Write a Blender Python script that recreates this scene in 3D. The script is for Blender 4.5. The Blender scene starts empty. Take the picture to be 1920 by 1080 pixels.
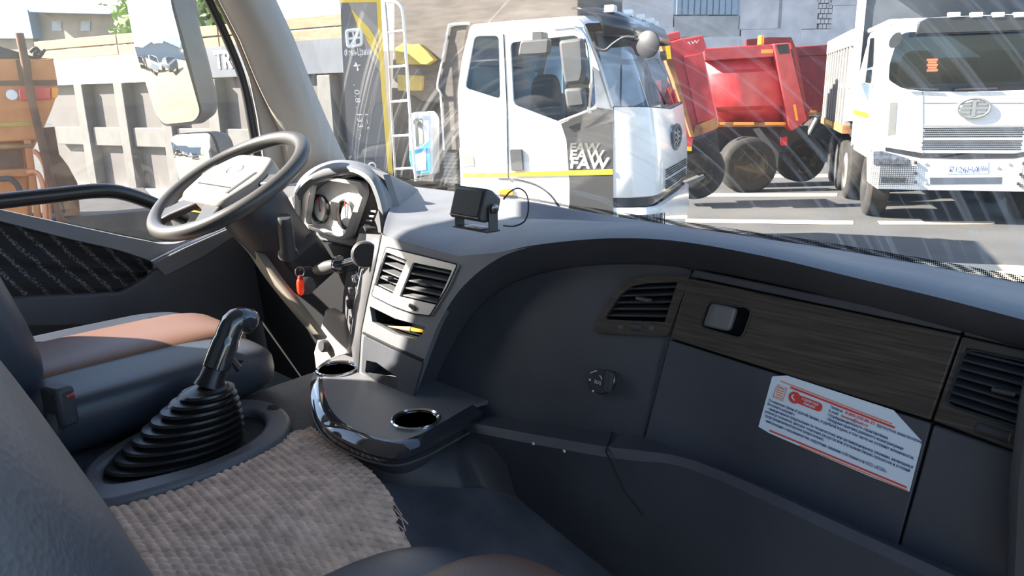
import bpy, bmesh, math, random
from mathutils import Vector, Matrix
random.seed(7)
S = bpy.context.scene
COL = S.collection
V = Vector
R_ = math.radians

# ------------------------------------------------------------------ camera, sky, sun, exposure
F = 1400.0                                   # focal length in pixels of the 1920 px wide frame
CAM = V((1.15, -0.40, 1.0))                  # standing at the open passenger door; z = 0 is the cab floor
YAW, PIT, ROLL = R_(44), R_(14.9), R_(1.2)
GZ = -1.05                                   # the yard lies 1.05 m below the cab floor
d_ = V((-math.sin(YAW)*math.cos(PIT), math.cos(YAW)*math.cos(PIT), -math.sin(PIT)))
r_ = V((math.cos(YAW), math.sin(YAW), 0)); u_ = r_.cross(d_)
RR = r_*math.cos(ROLL) - u_*math.sin(ROLL); UU = u_*math.cos(ROLL) + r_*math.sin(ROLL)
cd = bpy.data.cameras.new('camera'); cam = bpy.data.objects.new('camera', cd); COL.objects.link(cam)
cd.sensor_width = 36; cd.lens = 36*F/1920; cd.clip_start = .02; cd.clip_end = 500
M = Matrix((RR, UU, -d_)).transposed().to_4x4(); M.translation = CAM
cam.matrix_world = M
S.camera = cam

SUN_EL = R_(34); SUN_DIR = V((-.72*math.cos(SUN_EL), -.69*math.cos(SUN_EL), math.sin(SUN_EL)))
w = bpy.data.worlds.new('sky'); S.world = w; w.use_nodes = True
nt = w.node_tree; nt.nodes.clear()
sk = nt.nodes.new('ShaderNodeTexSky'); sk.sky_type = 'NISHITA'; sk.sun_disc = False
sk.sun_elevation = SUN_EL; sk.sun_rotation = math.atan2(SUN_DIR.x, SUN_DIR.y)
sk.air_density = 1.0; sk.dust_density = .7; sk.ozone_density = 1.0
bg = nt.nodes.new('ShaderNodeBackground'); bg.inputs[1].default_value = .30
ou = nt.nodes.new('ShaderNodeOutputWorld')
nt.links.new(sk.outputs[0], bg.inputs[0]); nt.links.new(bg.outputs[0], ou.inputs[0])
sl = bpy.data.lights.new('sun', 'SUN'); sl.energy = 20; sl.angle = R_(.6); sl.color = (1, .92, .80)
so = bpy.data.objects.new('sun', sl); COL.objects.link(so)
so.rotation_euler = (-SUN_DIR).to_track_quat('-Z', 'Y').to_euler()
S.view_settings.view_transform = 'Standard'; S.view_settings.look = 'None'
S.view_settings.exposure = 0.5; S.view_settings.gamma = 1; S.view_settings.use_curve_mapping = False

# ------------------------------------------------------------------ surveying: where a sight line meets a plane of the place
def ray(x, y): return d_ + RR*((x-960)/F) - UU*((y-540)/F)
def pln(x, y, n, k):
    v = ray(x, y); n = V(n); return CAM + v*((k - n.dot(CAM))/n.dot(v))
def onX(x, y, v): return pln(x, y, (1, 0, 0), v)
def onY(x, y, v): return pln(x, y, (0, 1, 0), v)
def onZ(x, y, v): return pln(x, y, (0, 0, 1), v)
def atD(x, y, t): return CAM + ray(x, y)*t
FN = V((0, -1, .22)).normalized()            # dashboard face leans back 12 degrees
def FP(x, y, off=0): return pln(x, y, (0, 1, -.22), .468-off)

# ------------------------------------------------------------------ materials
MATS = {}
def mat(name, col, rough=.5, metal=0, spec=.5, bump=0, bscale=200, var=0, vscale=6, coat=0, emit=None, estr=0, stretch=None, col2=None):
    m = bpy.data.materials.new(name); m.use_nodes = True; n = m.node_tree; b = n.nodes['Principled BSDF']
    b.inputs['Base Color'].default_value = (*col, 1); b.inputs['Roughness'].default_value = rough
    b.inputs['Metallic'].default_value = metal; b.inputs['Specular IOR Level'].default_value = spec
    b.inputs['Coat Weight'].default_value = coat; b.inputs['Coat Roughness'].default_value = .05
    tc = n.nodes.new('ShaderNodeTexCoord'); mp = n.nodes.new('ShaderNodeMapping')
    n.links.new(tc.outputs['Object'], mp.inputs[0])
    if stretch: mp.inputs['Scale'].default_value = stretch
    if bump:
        t = n.nodes.new('ShaderNodeTexNoise'); t.inputs['Scale'].default_value = bscale; t.inputs['Detail'].default_value = 2
        bp = n.nodes.new('ShaderNodeBump'); bp.inputs['Strength'].default_value = bump; bp.inputs['Distance'].default_value = .002
        n.links.new(mp.outputs[0], t.inputs[0]); n.links.new(t.outputs[0], bp.inputs['Height']); n.links.new(bp.outputs[0], b.inputs['Normal'])
    if var or col2:
        t = n.nodes.new('ShaderNodeTexNoise'); t.inputs['Scale'].default_value = vscale; t.inputs['Detail'].default_value = 6
        rp = n.nodes.new('ShaderNodeValToRGB'); n.links.new(mp.outputs[0], t.inputs[0]); n.links.new(t.outputs[0], rp.inputs[0])
        c2 = col2 or tuple(min(1, c*(1+var)) for c in col); c1 = col if col2 else tuple(c*(1-var) for c in col)
        rp.color_ramp.elements[0].position = .35; rp.color_ramp.elements[1].position = .68
        rp.color_ramp.elements[0].color = (*c1, 1); rp.color_ramp.elements[1].color = (*c2, 1)
        n.links.new(rp.outputs[0], b.inputs['Base Color'])
    if emit:
        b.inputs['Emission Color'].default_value = (*emit, 1); b.inputs['Emission Strength'].default_value = estr
    MATS[name] = m; return m
def leather(name, col):
    m = mat(name, col, .42, spec=.5); n = m.node_tree; b = n.nodes['Principled BSDF']
    tc = n.nodes.new('ShaderNodeTexCoord'); v = n.nodes.new('ShaderNodeTexVoronoi'); v.inputs['Scale'].default_value = 420
    bp = n.nodes.new('ShaderNodeBump'); bp.inputs['Strength'].default_value = .15; bp.inputs['Distance'].default_value = .001
    n.links.new(tc.outputs['Object'], v.inputs[0]); n.links.new(v.outputs[0], bp.inputs['Height']); n.links.new(bp.outputs[0], b.inputs['Normal'])
    return m
def glass(name, tint, dust, dust_scale=3, gloss=.06, streak=None):
    m = bpy.data.materials.new(name); m.use_nodes = True; n = m.node_tree; n.nodes.clear()
    o = n.nodes.new('ShaderNodeOutputMaterial'); tr = n.nodes.new('ShaderNodeBsdfTransparent'); tr.inputs[0].default_value = (*tint, 1)
    gl = n.nodes.new('ShaderNodeBsdfGlossy'); gl.inputs['Roughness'].default_value = .02
    m1 = n.nodes.new('ShaderNodeMixShader'); fr = n.nodes.new('ShaderNodeFresnel'); fr.inputs[0].default_value = 1.45
    ge = n.nodes.new('ShaderNodeNewGeometry'); io = n.nodes.new('ShaderNodeMapRange'); io.inputs[3].default_value = 1.45; io.inputs[4].default_value = 1/1.45
    n.links.new(ge.outputs['Backfacing'], io.inputs[0]); n.links.new(io.outputs[0], fr.inputs[0])   # thin sheet: the same from either side
    mu = n.nodes.new('ShaderNodeMath'); mu.operation = 'MULTIPLY'; mu.inputs[1].default_value = gloss/.04
    n.links.new(fr.outputs[0], mu.inputs[0]); n.links.new(mu.outputs[0], m1.inputs[0])
    n.links.new(tr.outputs[0], m1.inputs[1]); n.links.new(gl.outputs[0], m1.inputs[2])
    df = n.nodes.new('ShaderNodeBsdfTranslucent'); df.inputs[0].default_value = (.9, .88, .85, 1)
    d2 = n.nodes.new('ShaderNodeBsdfDiffuse'); d2.inputs[0].default_value = (.9, .88, .85, 1)
    md = n.nodes.new('ShaderNodeMixShader'); md.inputs[0].default_value = .5
    n.links.new(df.outputs[0], md.inputs[1]); n.links.new(d2.outputs[0], md.inputs[2])
    tc = n.nodes.new('ShaderNodeTexCoord'); no = n.nodes.new('ShaderNodeTexNoise'); no.inputs['Scale'].default_value = dust_scale; no.inputs['Detail'].default_value = 8
    n.links.new(tc.outputs['Object'], no.inputs[0])
    mr = n.nodes.new('ShaderNodeMapRange'); mr.inputs[1].default_value = .3; mr.inputs[2].default_value = .75; mr.inputs[3].default_value = dust*.4; mr.inputs[4].default_value = dust
    n.links.new(no.outputs[0], mr.inputs[0]); fac = mr.outputs[0]
    if streak:                               # wiper smears: thin arcs about a wiper pivot
        cx, cz, amount = streak
        mp = n.nodes.new('ShaderNodeMapping'); mp.inputs['Location'].default_value = (-cx, 0, -cz); n.links.new(tc.outputs['Object'], mp.inputs[0])
        sx = n.nodes.new('ShaderNodeSeparateXYZ'); n.links.new(mp.outputs[0], sx.inputs[0])
        cb = n.nodes.new('ShaderNodeCombineXYZ'); n.links.new(sx.outputs[0], cb.inputs[0]); n.links.new(sx.outputs[2], cb.inputs[1])
        ln = n.nodes.new('ShaderNodeVectorMath'); ln.operation = 'LENGTH'; n.links.new(cb.outputs[0], ln.inputs[0])
        at = n.nodes.new('ShaderNodeMath'); at.operation = 'ARCTAN2'; n.links.new(sx.outputs[2], at.inputs[0]); n.links.new(sx.outputs[0], at.inputs[1])
        c2 = n.nodes.new('ShaderNodeCombineXYZ'); n.links.new(ln.outputs['Value'], c2.inputs[0]); n.links.new(at.outputs[0], c2.inputs[1])
        m2 = n.nodes.new('ShaderNodeMapping'); m2.inputs['Scale'].default_value = (75, 1.1, 1); n.links.new(c2.outputs[0], m2.inputs[0])
        n2 = n.nodes.new('ShaderNodeTexNoise'); n2.inputs['Scale'].default_value = 1; n2.inputs['Detail'].default_value = 4; n.links.new(m2.outputs[0], n2.inputs[0])
        r2 = n.nodes.new('ShaderNodeMapRange'); r2.inputs[1].default_value = .53; r2.inputs[2].default_value = .76; r2.inputs[3].default_value = 0; r2.inputs[4].default_value = amount
        n.links.new(n2.outputs[0], r2.inputs[0])
        ad = n.nodes.new('ShaderNodeMath'); ad.operation = 'ADD'; n.links.new(fac, ad.inputs[0]); n.links.new(r2.outputs[0], ad.inputs[1]); fac = ad.outputs[0]
    mx = n.nodes.new('ShaderNodeMixShader'); n.links.new(fac, mx.inputs[0]); n.links.new(m1.outputs[0], mx.inputs[1]); n.links.new(md.outputs[0], mx.inputs[2])
    n.links.new(mx.outputs[0], o.inputs[0]); MATS[name] = m; return m
mat('dash', (.15, .152, .162), .48, bump=.25, bscale=900, var=.12, vscale=5)
mat('dash_top', (.15, .157, .172), .50, bump=.3, bscale=900, var=.15, vscale=7)
mat('panel', (.050, .054, .067), .5, bump=.2, bscale=900, var=.25, vscale=4)
mat('dark', (.012, .012, .014), .6)
mat('matte_black', (.04, .041, .046), .55, bump=.15, bscale=500)
mat('seam', (.006, .006, .007), .8)
mat('wood', (.032, .028, .025), .42, stretch=(5, 70, 140), vscale=2.2, col2=(.082, .066, .053))
mat('gloss_black', (.03, .033, .04), .06, spec=.6, coat=1)
mat('chrome', (.75, .77, .8), .12, metal=1)
mat('grey_metal', (.4, .4, .4), .4, metal=.7)
mat('steering', (.06, .058, .057), .36, bump=.1, bscale=700)
mat('hub_cover', (.33, .31, .28), .42, bump=.1, bscale=700)
mat('silver_trim', (.62, .59, .56), .35, metal=.3)
mat('gauge', (.8, .8, .8), .3, var=.08, vscale=20)
mat('gauge_ring', (.07, .07, .07), .2, metal=.6)
mat('beige_trim', (.36, .325, .29), .62, bump=.2, bscale=600, var=.06, vscale=3)
mat('olive_trim', (.22, .20, .16), .6)
mat('rubber', (.014, .014, .015), .32)
mat('seal', (.012, .012, .013), .5)
mat('floor_rubber', (.045, .05, .062), .6, bump=.4, bscale=60, vscale=9, col2=(.10, .108, .125))
mat('console', (.11, .112, .12), .42, bump=.2, bscale=700, var=.1)
leather('leather_black', (.034, .042, .058)); leather('leather_brown', (.15, .08, .055))
mat('red_plastic', (.55, .04, .02), .3); mat('orange_red', (.75, .04, .015), .15, emit=(1, .05, .01), estr=.25)  # orange_red puts a faint glow into the key tag, which is no lamp
mat('white_paper', (.66, .76, .86), .5); mat('print_blue', (.05, .07, .17), .6); mat('print_red', (.62, .06, .05), .6); mat('print_orange', (.8, .26, .13), .6)
mat('white_mark', (.75, .75, .75), .5); mat('pencil', (.75, .38, .03), .4); mat('pencil_wood', (.35, .22, .12), .6)
mat('roof_lining', (.40, .38, .35), .9)
mat('weave', (.76, .55, .42), .9, vscale=35, var=.22)
mat('mirror', (.92, .92, .92), .02, metal=1)
mat('white_paint', (.80, .80, .79), .25, coat=.6, var=.03, vscale=2)
mat('black_paint', (.025, .027, .032), .25, coat=.3)
mat('grey_plastic', (.075, .078, .082), .5, var=.1)
mat('tyre', (.024, .022, .020), .85, bump=.5, bscale=60, var=.3, vscale=9)
mat('rim', (.17, .14, .10), .6, var=.3, vscale=8)
mat('chassis', (.035, .034, .034), .7, var=.3)
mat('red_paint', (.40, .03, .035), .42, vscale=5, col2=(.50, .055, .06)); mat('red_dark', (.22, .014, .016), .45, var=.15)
mat('rust', (.22, .095, .04), .8, vscale=7, col2=(.36, .18, .07))
mat('yellow', (.85, .55, .02), .45); mat('reflector_orange', (.85, .30, .02), .3)
mat('grey_blue', (.085, .10, .125), .5, vscale=3, var=.15); mat('rib_grey', (.27, .265, .25), .55, var=.1); mat('body_grey', (.10, .093, .09), .6, var=.12, vscale=2)
mat('rail_white', (.75, .75, .73), .5); mat('rib_dull', (.135, .132, .125), .6, var=.1); mat('door_dark', (.045, .045, .046), .3, coat=.3); mat('yellow_dull', (.42, .30, .05), .6, var=.2); mat('timber', (.25, .165, .10), .8, vscale=5, stretch=(1, 1, 8), var=.15)
mat('orange_paint', (.60, .24, .07), .55, vscale=5, col2=(.45, .15, .045)); mat('brown_rust', (.13, .06, .035), .8, var=.3)
mat('tail_red', (.6, .02, .03), .2, coat=1)
mat('banner', (.10, .107, .12), .6, var=.08, vscale=1.5); mat('banner_tan', (.30, .27, .24), .6, var=.08)
mat('tarp', (.115, .098, .084), .75, vscale=3, stretch=(1, 1, 6), var=.25)
mat('plastic_white', (.8, .82, .84), .4); mat('label_blue', (.05, .42, .75), .4)
mat('concrete', (.52, .505, .53), .9, vscale=2, var=.13, bump=.3, bscale=20); mat('concrete_dark', (.38, .375, .38), .9, vscale=2, var=.15, bump=.3, bscale=20)
mat('sheet_blue', (.27, .34, .42), .5, metal=.2, var=.05); mat('roof_blue', (.24, .33, .46), .5); mat('wall_cream', (.30, .245, .19), .8, vscale=.6, var=.2)
mat('brick', (.50, .49, .50), .9, var=.12, vscale=9)
mat('asphalt', (.058, .058, .059), .9, vscale=1.2, col2=(.082, .081, .079), bump=.4, bscale=14)
mat('sun_gap_cream', (.62, .52, .36), .9, var=.06, vscale=3); mat('sand', (.19, .15, .10), .95, vscale=.5, var=.1, bump=.4, bscale=10)  # the cream stands in for sunlit gaps on the yard
mat('leaf', (.16, .26, .05), .6, vscale=2, col2=(.30, .38, .10)); mat('bark', (.15, .10, .06), .9)
mat('led', (.9, .1, .02), .5, emit=(1, .12, .04), estr=7); mat('lamp_lens', (.8, .82, .85), .08, spec=.8, coat=1)
mat('lamp_reflector', (.20, .23, .28), .18, metal=.4, coat=1, var=.5, vscale=18); mat('hose', (.03, .03, .03), .5); mat('orange_hose', (.65, .25, .12), .6)
mat('seat_dark', (.028, .040, .062), .7)
glass('windscreen_glass', (.98, .985, .98), .05, 2.2, .035, streak=(.0, .35, .32))
glass('door_glass', (.98, .98, .98), .025, 3, .04)
glass('truck_glass', (.46, .60, .70), .025, 2, .045)
glass('lens_glass', (.95, .95, .95), .02, 5, .05)
# fabric of the door card: dark cloth with rows of pale stitches
m = mat('door_cloth', (.016, .017, .021), .9); n = m.node_tree; b = n.nodes['Principled BSDF']
tc = n.nodes.new('ShaderNodeTexCoord'); mp = n.nodes.new('ShaderNodeMapping'); mp.inputs['Rotation'].default_value = (R_(-35), 0, 0); mp.inputs['Scale'].default_value = (1, 26, 26)
wv = n.nodes.new('ShaderNodeTexWave'); wv.bands_direction = 'Y'; wv.inputs['Scale'].default_value = .32; wv.inputs['Distortion'].default_value = 1.2
n2 = n.nodes.new('ShaderNodeTexNoise'); n2.inputs['Scale'].default_value = 9
mm = n.nodes.new('ShaderNodeMath'); mm.operation = 'MULTIPLY'; rp = n.nodes.new('ShaderNodeValToRGB')
rp.color_ramp.elements[0].position = .42; rp.color_ramp.elements[0].color = (.016, .017, .021, 1); rp.color_ramp.elements[1].position = .62; rp.color_ramp.elements[1].color = (.20, .19, .18, 1)
n.links.new(tc.outputs['Object'], mp.inputs[0]); n.links.new(mp.outputs[0], wv.inputs[0]); n.links.new(mp.outputs[0], n2.inputs[0])
n.links.new(wv.outputs[1], mm.inputs[0]); n.links.new(n2.outputs[0], mm.inputs[1]); n.links.new(mm.outputs[0], rp.inputs[0]); n.links.new(rp.outputs[0], b.inputs['Base Color'])
# frit: black dots printed along the foot of the windscreen
m = bpy.data.materials.new('frit'); m.use_nodes = True; n = m.node_tree; b = n.nodes['Principled BSDF']; b.inputs['Base Color'].default_value = (.02, .02, .02, 1)
tc = n.nodes.new('ShaderNodeTexCoord'); vo = n.nodes.new('ShaderNodeTexVoronoi'); vo.inputs['Scale'].default_value = 330; vo.inputs['Randomness'].default_value = 0
lt = n.nodes.new('ShaderNodeMath'); lt.operation = 'LESS_THAN'; lt.inputs[1].default_value = .52; n.links.new(tc.outputs['Object'], vo.inputs[0]); n.links.new(vo.outputs[0], lt.inputs[0]); n.links.new(lt.outputs[0], b.inputs['Alpha'])
MATS['frit'] = m

# ------------------------------------------------------------------ mesh helpers
def thing(name, label=None, cat=None, loc=(0, 0, 0), rz=0, group=None, kind=None, rot=None):
    o = bpy.data.objects.new(name, None); COL.objects.link(o); o.empty_display_size = .05
    o.location = loc; o.rotation_euler = rot or (0, 0, rz); tag(o, label, cat, group, kind); return o
def tag(o, label=None, cat=None, group=None, kind=None):
    if label: o['label'] = label
    if cat: o['category'] = cat
    if group: o['group'] = group
    if kind: o['kind'] = kind
    return o
def link(name, me, m, parent=None, local=False):
    o = bpy.data.objects.new(name, me); COL.objects.link(o)
    if m: me.materials.append(MATS[m] if isinstance(m, str) else m)
    if parent:
        o.parent = parent
        if not local:                        # vertices are in world space: undo every ancestor's offset
            o.matrix_parent_inverse = world_of(parent).inverted()
    return o
def world_of(q):
    m = Matrix.LocRotScale(q.location, q.rotation_euler, q.scale)
    return (world_of(q.parent) @ q.matrix_parent_inverse @ m) if q.parent else m
def finish(o, smooth=40, bevel=0, seg=2):
    me = o.data
    if bevel:
        b = o.modifiers.new('bevel', 'BEVEL'); b.width = bevel; b.segments = seg; b.limit_method = 'ANGLE'; b.angle_limit = R_(35)
    if smooth:
        me.polygons.foreach_set('use_smooth', [True]*len(me.polygons)); me.set_sharp_from_angle(angle=R_(smooth))
    return o
def mk(name, vs, fs, m, parent=None, smooth=40, bevel=0, seg=2, local=False):
    me = bpy.data.meshes.new(name); me.from_pydata([tuple(v) for v in vs], [], fs)
    bm = bmesh.new(); bm.from_mesh(me); bmesh.ops.recalc_face_normals(bm, faces=bm.faces); bm.to_mesh(me); bm.free()
    return finish(link(name, me, m, parent, local), smooth, bevel, seg)
def plate(name, outer, m, parent=None, thick=.01, holes=(), nrm=None, bevel=0, local=False, smooth=30, seg=2):
    bm = bmesh.new(); es = []
    for lp in [outer, *holes]:
        vs = [bm.verts.new(p) for p in lp]; es += [bm.edges.new((vs[i], vs[(i+1) % len(vs)])) for i in range(len(vs))]
    if nrm is None:
        nrm = V((0, 0, 0))
        for i in range(len(outer)): nrm += V(outer[i]).cross(V(outer[(i+1) % len(outer)]))
    nrm = V(nrm).normalized()
    bmesh.ops.triangle_fill(bm, use_beauty=True, use_dissolve=False, edges=es, normal=nrm)
    if not holes:
        bm.free(); bm = bmesh.new(); bm.faces.new([bm.verts.new(p) for p in outer])
    g = bmesh.ops.extrude_face_region(bm, geom=bm.faces[:])
    bmesh.ops.translate(bm, vec=-nrm*thick, verts=[e for e in g['geom'] if isinstance(e, bmesh.types.BMVert)])
    bmesh.ops.recalc_face_normals(bm, faces=bm.faces)
    me = bpy.data.meshes.new(name); bm.to_mesh(me); bm.free()
    return finish(link(name, me, m, parent, local), smooth, bevel, seg)
def rnd(pts, r, n=4):
    out = []; k = len(pts); pts = [V(p) for p in pts]
    for i in range(k):
        p, a, c = pts[i], pts[i-1], pts[(i+1) % k]; rr = r[i] if isinstance(r, (list, tuple)) else r
        la, lc = (a-p).length, (c-p).length; q = min(rr, la*.48, lc*.48)
        if q < 1e-5: out.append(p); continue
        A = p + (a-p)*(q/la); B = p + (c-p)*(q/lc)
        for j in range(n+1):
            t = j/n; out.append(A*(1-t)**2 + p*2*t*(1-t) + B*t*t)
    return out
def cat(pts, n=6, closed=False):             # smooth curve through points
    pts = [V(p) for p in pts]; k = len(pts); out = []
    rng = range(k if closed else k-1)
    for i in rng:
        p1, p2 = pts[i], pts[(i+1) % k]
        p0 = pts[i-1] if (i > 0 or closed) else p1*2-p2
        p3 = pts[(i+2) % k] if (i+2 < k or closed) else p2*2-p1
        for j in range(n):
            t = j/n; out.append(.5*((2*p1)+(p2-p0)*t+(2*p0-5*p1+4*p2-p3)*t*t+(3*p1-p0-3*p2+p3)*t**3))
    if not closed: out.append(pts[-1])
    return out
def loft(name, rings, m, parent=None, closed=True, caps=True, smooth=50, local=False, wrap=False, bevel=0):
    n = len(rings[0]); vs = [p for r in rings for p in r]; fs = []
    K = len(rings)
    for i in range(K if wrap else K-1):
        a, b = i*n, ((i+1) % K)*n
        for j in range(n if closed else n-1):
            j2 = (j+1) % n; fs.append((a+j, a+j2, b+j2, b+j))
    if caps and closed and not wrap: fs.append(tuple(range(n))[::-1]); fs.append(tuple(range((K-1)*n, K*n)))
    return mk(name, vs, fs, m, parent, smooth, bevel, local=local)
def tube(name, pts, r, m, parent=None, n=10, closed=False, caps=True, local=False, flat=None):
    pts = [V(p) for p in pts]; K = len(pts); rings = []
    T = [((pts[(i+1) % K] if closed or i < K-1 else pts[i])-(pts[i-1] if closed or i > 0 else pts[i])).normalized() for i in range(K)]
    up = V((0, 0, 1)) if abs(T[0].z) < .9 else V((1, 0, 0)); a = (up - T[0]*up.dot(T[0])).normalized()
    for i in range(K):
        a = (a - T[i]*a.dot(T[i])).normalized(); b = T[i].cross(a); rr = r[i] if isinstance(r, (list, tuple)) else r
        rings.append([pts[i] + a*rr*math.cos(6.28319*j/n)*(flat or 1) + b*rr*math.sin(6.28319*j/n) for j in range(n)])
    return loft(name, rings, m, parent, True, caps, 50, local, closed)
def frame(n, up=(0, 0, 1)):
    n = V(n).normalized(); up = V(up); x = up.cross(n)
    if x.length < 1e-4: x = V((1, 0, 0))
    x.normalize(); return x, n.cross(x), n
def lathe(name, prof, c, ax, m, parent=None, n=32, local=False, sx=1, sy=1, smooth=40):   # prof: (radius, height) list
    x, y, z = frame(ax); c = V(c)
    rings = [[c + z*h + x*(r*sx*math.cos(2*math.pi*j/n)) + y*(r*sy*math.sin(2*math.pi*j/n)) for j in range(n)] for r, h in prof]
    return loft(name, rings, m, parent, True, True, smooth, local)
def box(name, c, size, m, parent=None, axes=None, bevel=0, local=False):
    X, Y, Z = axes or (V((1, 0, 0)), V((0, 1, 0)), V((0, 0, 1))); c = V(c); a, b, e = [s/2 for s in size]
    vs = [c + X*(a*i) + Y*(b*j) + Z*(e*k) for i in (-1, 1) for j in (-1, 1) for k in (-1, 1)]
    return mk(name, vs, [(0, 1, 3, 2), (4, 6, 7, 5), (0, 4, 5, 1), (2, 3, 7, 6), (0, 2, 6, 4), (1, 5, 7, 3)], m, parent, 30, bevel, local=local)
def join(name, parts, m, parent=None, local=False, smooth=30):   # boxes of one piece: (centre, size, axes)
    vs, fs = [], []
    for c, s, ax in parts:
        X, Y, Z = ax or (V((1, 0, 0)), V((0, 1, 0)), V((0, 0, 1))); c = V(c); k0 = len(vs)
        vs += [c + X*(s[0]/2*i) + Y*(s[1]/2*j) + Z*(s[2]/2*k) for i in (-1, 1) for j in (-1, 1) for k in (-1, 1)]
        fs += [tuple(k0+q for q in f) for f in ((0, 1, 3, 2), (4, 6, 7, 5), (0, 4, 5, 1), (2, 3, 7, 6), (0, 2, 6, 4), (1, 5, 7, 3))]
    return mk(name, vs, fs, m, parent, smooth, local=local)
def text(name, s, o, ux, uy, h, m, parent=None, width=None, local=False, bold=0, thick=.0004, kind=None):
    cu = bpy.data.curves.new(name, 'FONT'); cu.body = s; cu.size = 1; cu.offset = bold; cu.resolution_u = 2
    ob = bpy.data.objects.new(name, cu); COL.objects.link(ob); dg = bpy.context.evaluated_depsgraph_get(); dg.update()
    me = bpy.data.meshes.new_from_object(ob.evaluated_get(dg)); bpy.data.objects.remove(ob)
    xs = [v.co.x for v in me.vertices]; x0, x1 = min(xs), max(xs)
    k = (width/(x1-x0)) if width else h/.7
    ux, uy, o = V(ux).normalized(), V(uy).normalized(), V(o)
    for v in me.vertices: v.co = o + ux*((v.co.x-x0)*k) + uy*(v.co.y*h/.7)
    me.materials.clear(); return link(name, me, m, parent, local)
def grid(name, rows, m, parent=None, smooth=60, local=False, thick=0):
    o = loft(name, rows, m, parent, False, False, smooth, local)
    if thick:
        s = o.modifiers.new('solid', 'SOLIDIFY'); s.thickness = thick; s.offset = 0
    return o
def copy_tree(o, parent=None):
    c = o.copy(); COL.objects.link(c); c.parent = parent
    for ch in list(o.children): copy_tree(ch, c)
    return c

# ================================================================== THE YARD FLOOR AND THE CAB SHELL
def struct(o): o['kind'] = 'structure'; return o
g = struct(mk('floor_yard', [(-220, -220, GZ), (220, -220, GZ), (220, 220, GZ), (-220, 220, GZ)], [(0, 1, 2, 3)], 'asphalt', smooth=0))
mk('sand_ground', [(-200, -210, GZ+.01), (200, -210, GZ+.01), (200, -2.6, GZ+.01), (-200, -2.6, GZ+.01)], [(0, 1, 2, 3)], 'sand', g, 0)
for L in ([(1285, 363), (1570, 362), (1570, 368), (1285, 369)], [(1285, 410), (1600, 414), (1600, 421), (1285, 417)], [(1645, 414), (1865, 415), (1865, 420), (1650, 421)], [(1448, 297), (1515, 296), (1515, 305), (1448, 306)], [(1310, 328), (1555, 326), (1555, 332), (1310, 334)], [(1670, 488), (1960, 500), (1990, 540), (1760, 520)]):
    mk('painted_sun_gap', [onZ(x, y, GZ+.006) for x, y in L], [(0, 1, 2, 3)], 'sun_gap_cream', g, 0)  # flat cream strips painted where sunlight falls between the truck shadows
fl = struct(box('floor', (0, -.05, -.03), (2.4, 2.1, .06), 'floor_rubber'))
prof = [(-.52, 0), (-.47, .24), (-.41, .325), (-.1, .33), (.12, .33), (.24, .285), (.40, .195), (.62, .10), (.95, .06), (1.14, .05)]
prof = cat([V((x, 0, z)) for x, z in prof], 5)
rows = []
for i in range(24):
    y = -1.0 + i*1.72/23
    rows.append([V((p.x, y, p.z + .006*math.sin(y*9+p.x*7)*math.sin(p.x*11))) for p in prof])
grid('tunnel_cover', rows, 'floor_rubber', fl)
struct(box('wall_back', (0, -1.16, .85), (2.4, .05, 1.8), 'roof_lining'))
struct(box('wall_right', (1.2, -.90, .9), (.06, .5, 1.8), 'roof_lining'))
struct(box('ceiling', (0, -.2, 1.80), (2.4, 1.95, .05), 'roof_lining'))
# windscreen
base = [onY(1920, 527, .98), onY(1600, 470, 1.0), onY(1300, 425, 1.01), onY(1100, 394, 1.02), onY(930, 366, 1.02), onY(780, 340, 1.01)]
base = [V((1.3, .90, .69))] + base + [V((-.8, 1.01, .765)), V((-1.06, .99, .775))]
base = cat(base, 5); ws_rows = []
for k in range(9):
    t = k/8; ws_rows.append([V((p.x*(1-.05*t), p.y - .27*t + .03*math.sin(math.pi*t), p.z + (1.62-p.z)*t)) for p in base])
ws = struct(grid('window_1', ws_rows, 'windscreen_glass', smooth=80))
fr = [[p + V((0, .0-.003, -.02)) for p in base], [p + V((0, -.010, .010)) for p in base]]
grid('frit_band', fr, 'frit', ws)
struct(tube('trim_1', [p+V((0, -.01, .02)) for p in ws_rows[-1]], .05, 'roof_lining'))
# pillar between windscreen and driver's door
def col(px, X): return [onX(x, y, X) for x, y in px]
L0 = col([(404, 0), (440, 75), (467, 148), (482, 220), (493, 296), (497, 340)], -1.145)
L1 = col([(412, 0), (450, 75), (479, 148), (502, 205), (522, 252), (536, 330)], -1.135)
L2 = col([(420, 0), (460, 75), (490, 148), (514, 205), (534, 252), (548, 330)], -1.09)
Mm = col([(462, 0), (502, 73), (535, 148), (563, 215), (588, 270), (605, 335)], -1.035)
R1 = col([(500, 0), (535, 72), (566, 148), (596, 220), (622, 280), (640, 332)], -1.05)
R0 = col([(515, 0), (548, 71), (578, 148), (610, 223), (640, 288), (660, 330)], -1.10)
rows = []
for i in range(6): rows.append(cat([L0[i], L1[i], L2[i], Mm[i], R1[i], R0[i]], 4))
top = [p + (p-q)*2.9 for p, q in zip(rows[0], rows[1])]
struct(grid('trim_2', [top]+rows, 'beige_trim', thick=.01))
struct(tube('trim_3', cat([V((-1.15, .40, 1.74))] + col([(345, -90), (372, -40), (391, 0), (426, 75), (454, 148), (469, 220), (482, 310), (470, 372)], -1.14), 6), .013, 'seal'))
struct(box('trim_4', (-1.17, -.88, .86), (.06, .54, 1.8), 'roof_lining', bevel=.02))
struct(box('trim_5', (-1.16, .0, 1.74), (.06, 1.6, .06), 'roof_lining', bevel=.02))
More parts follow.
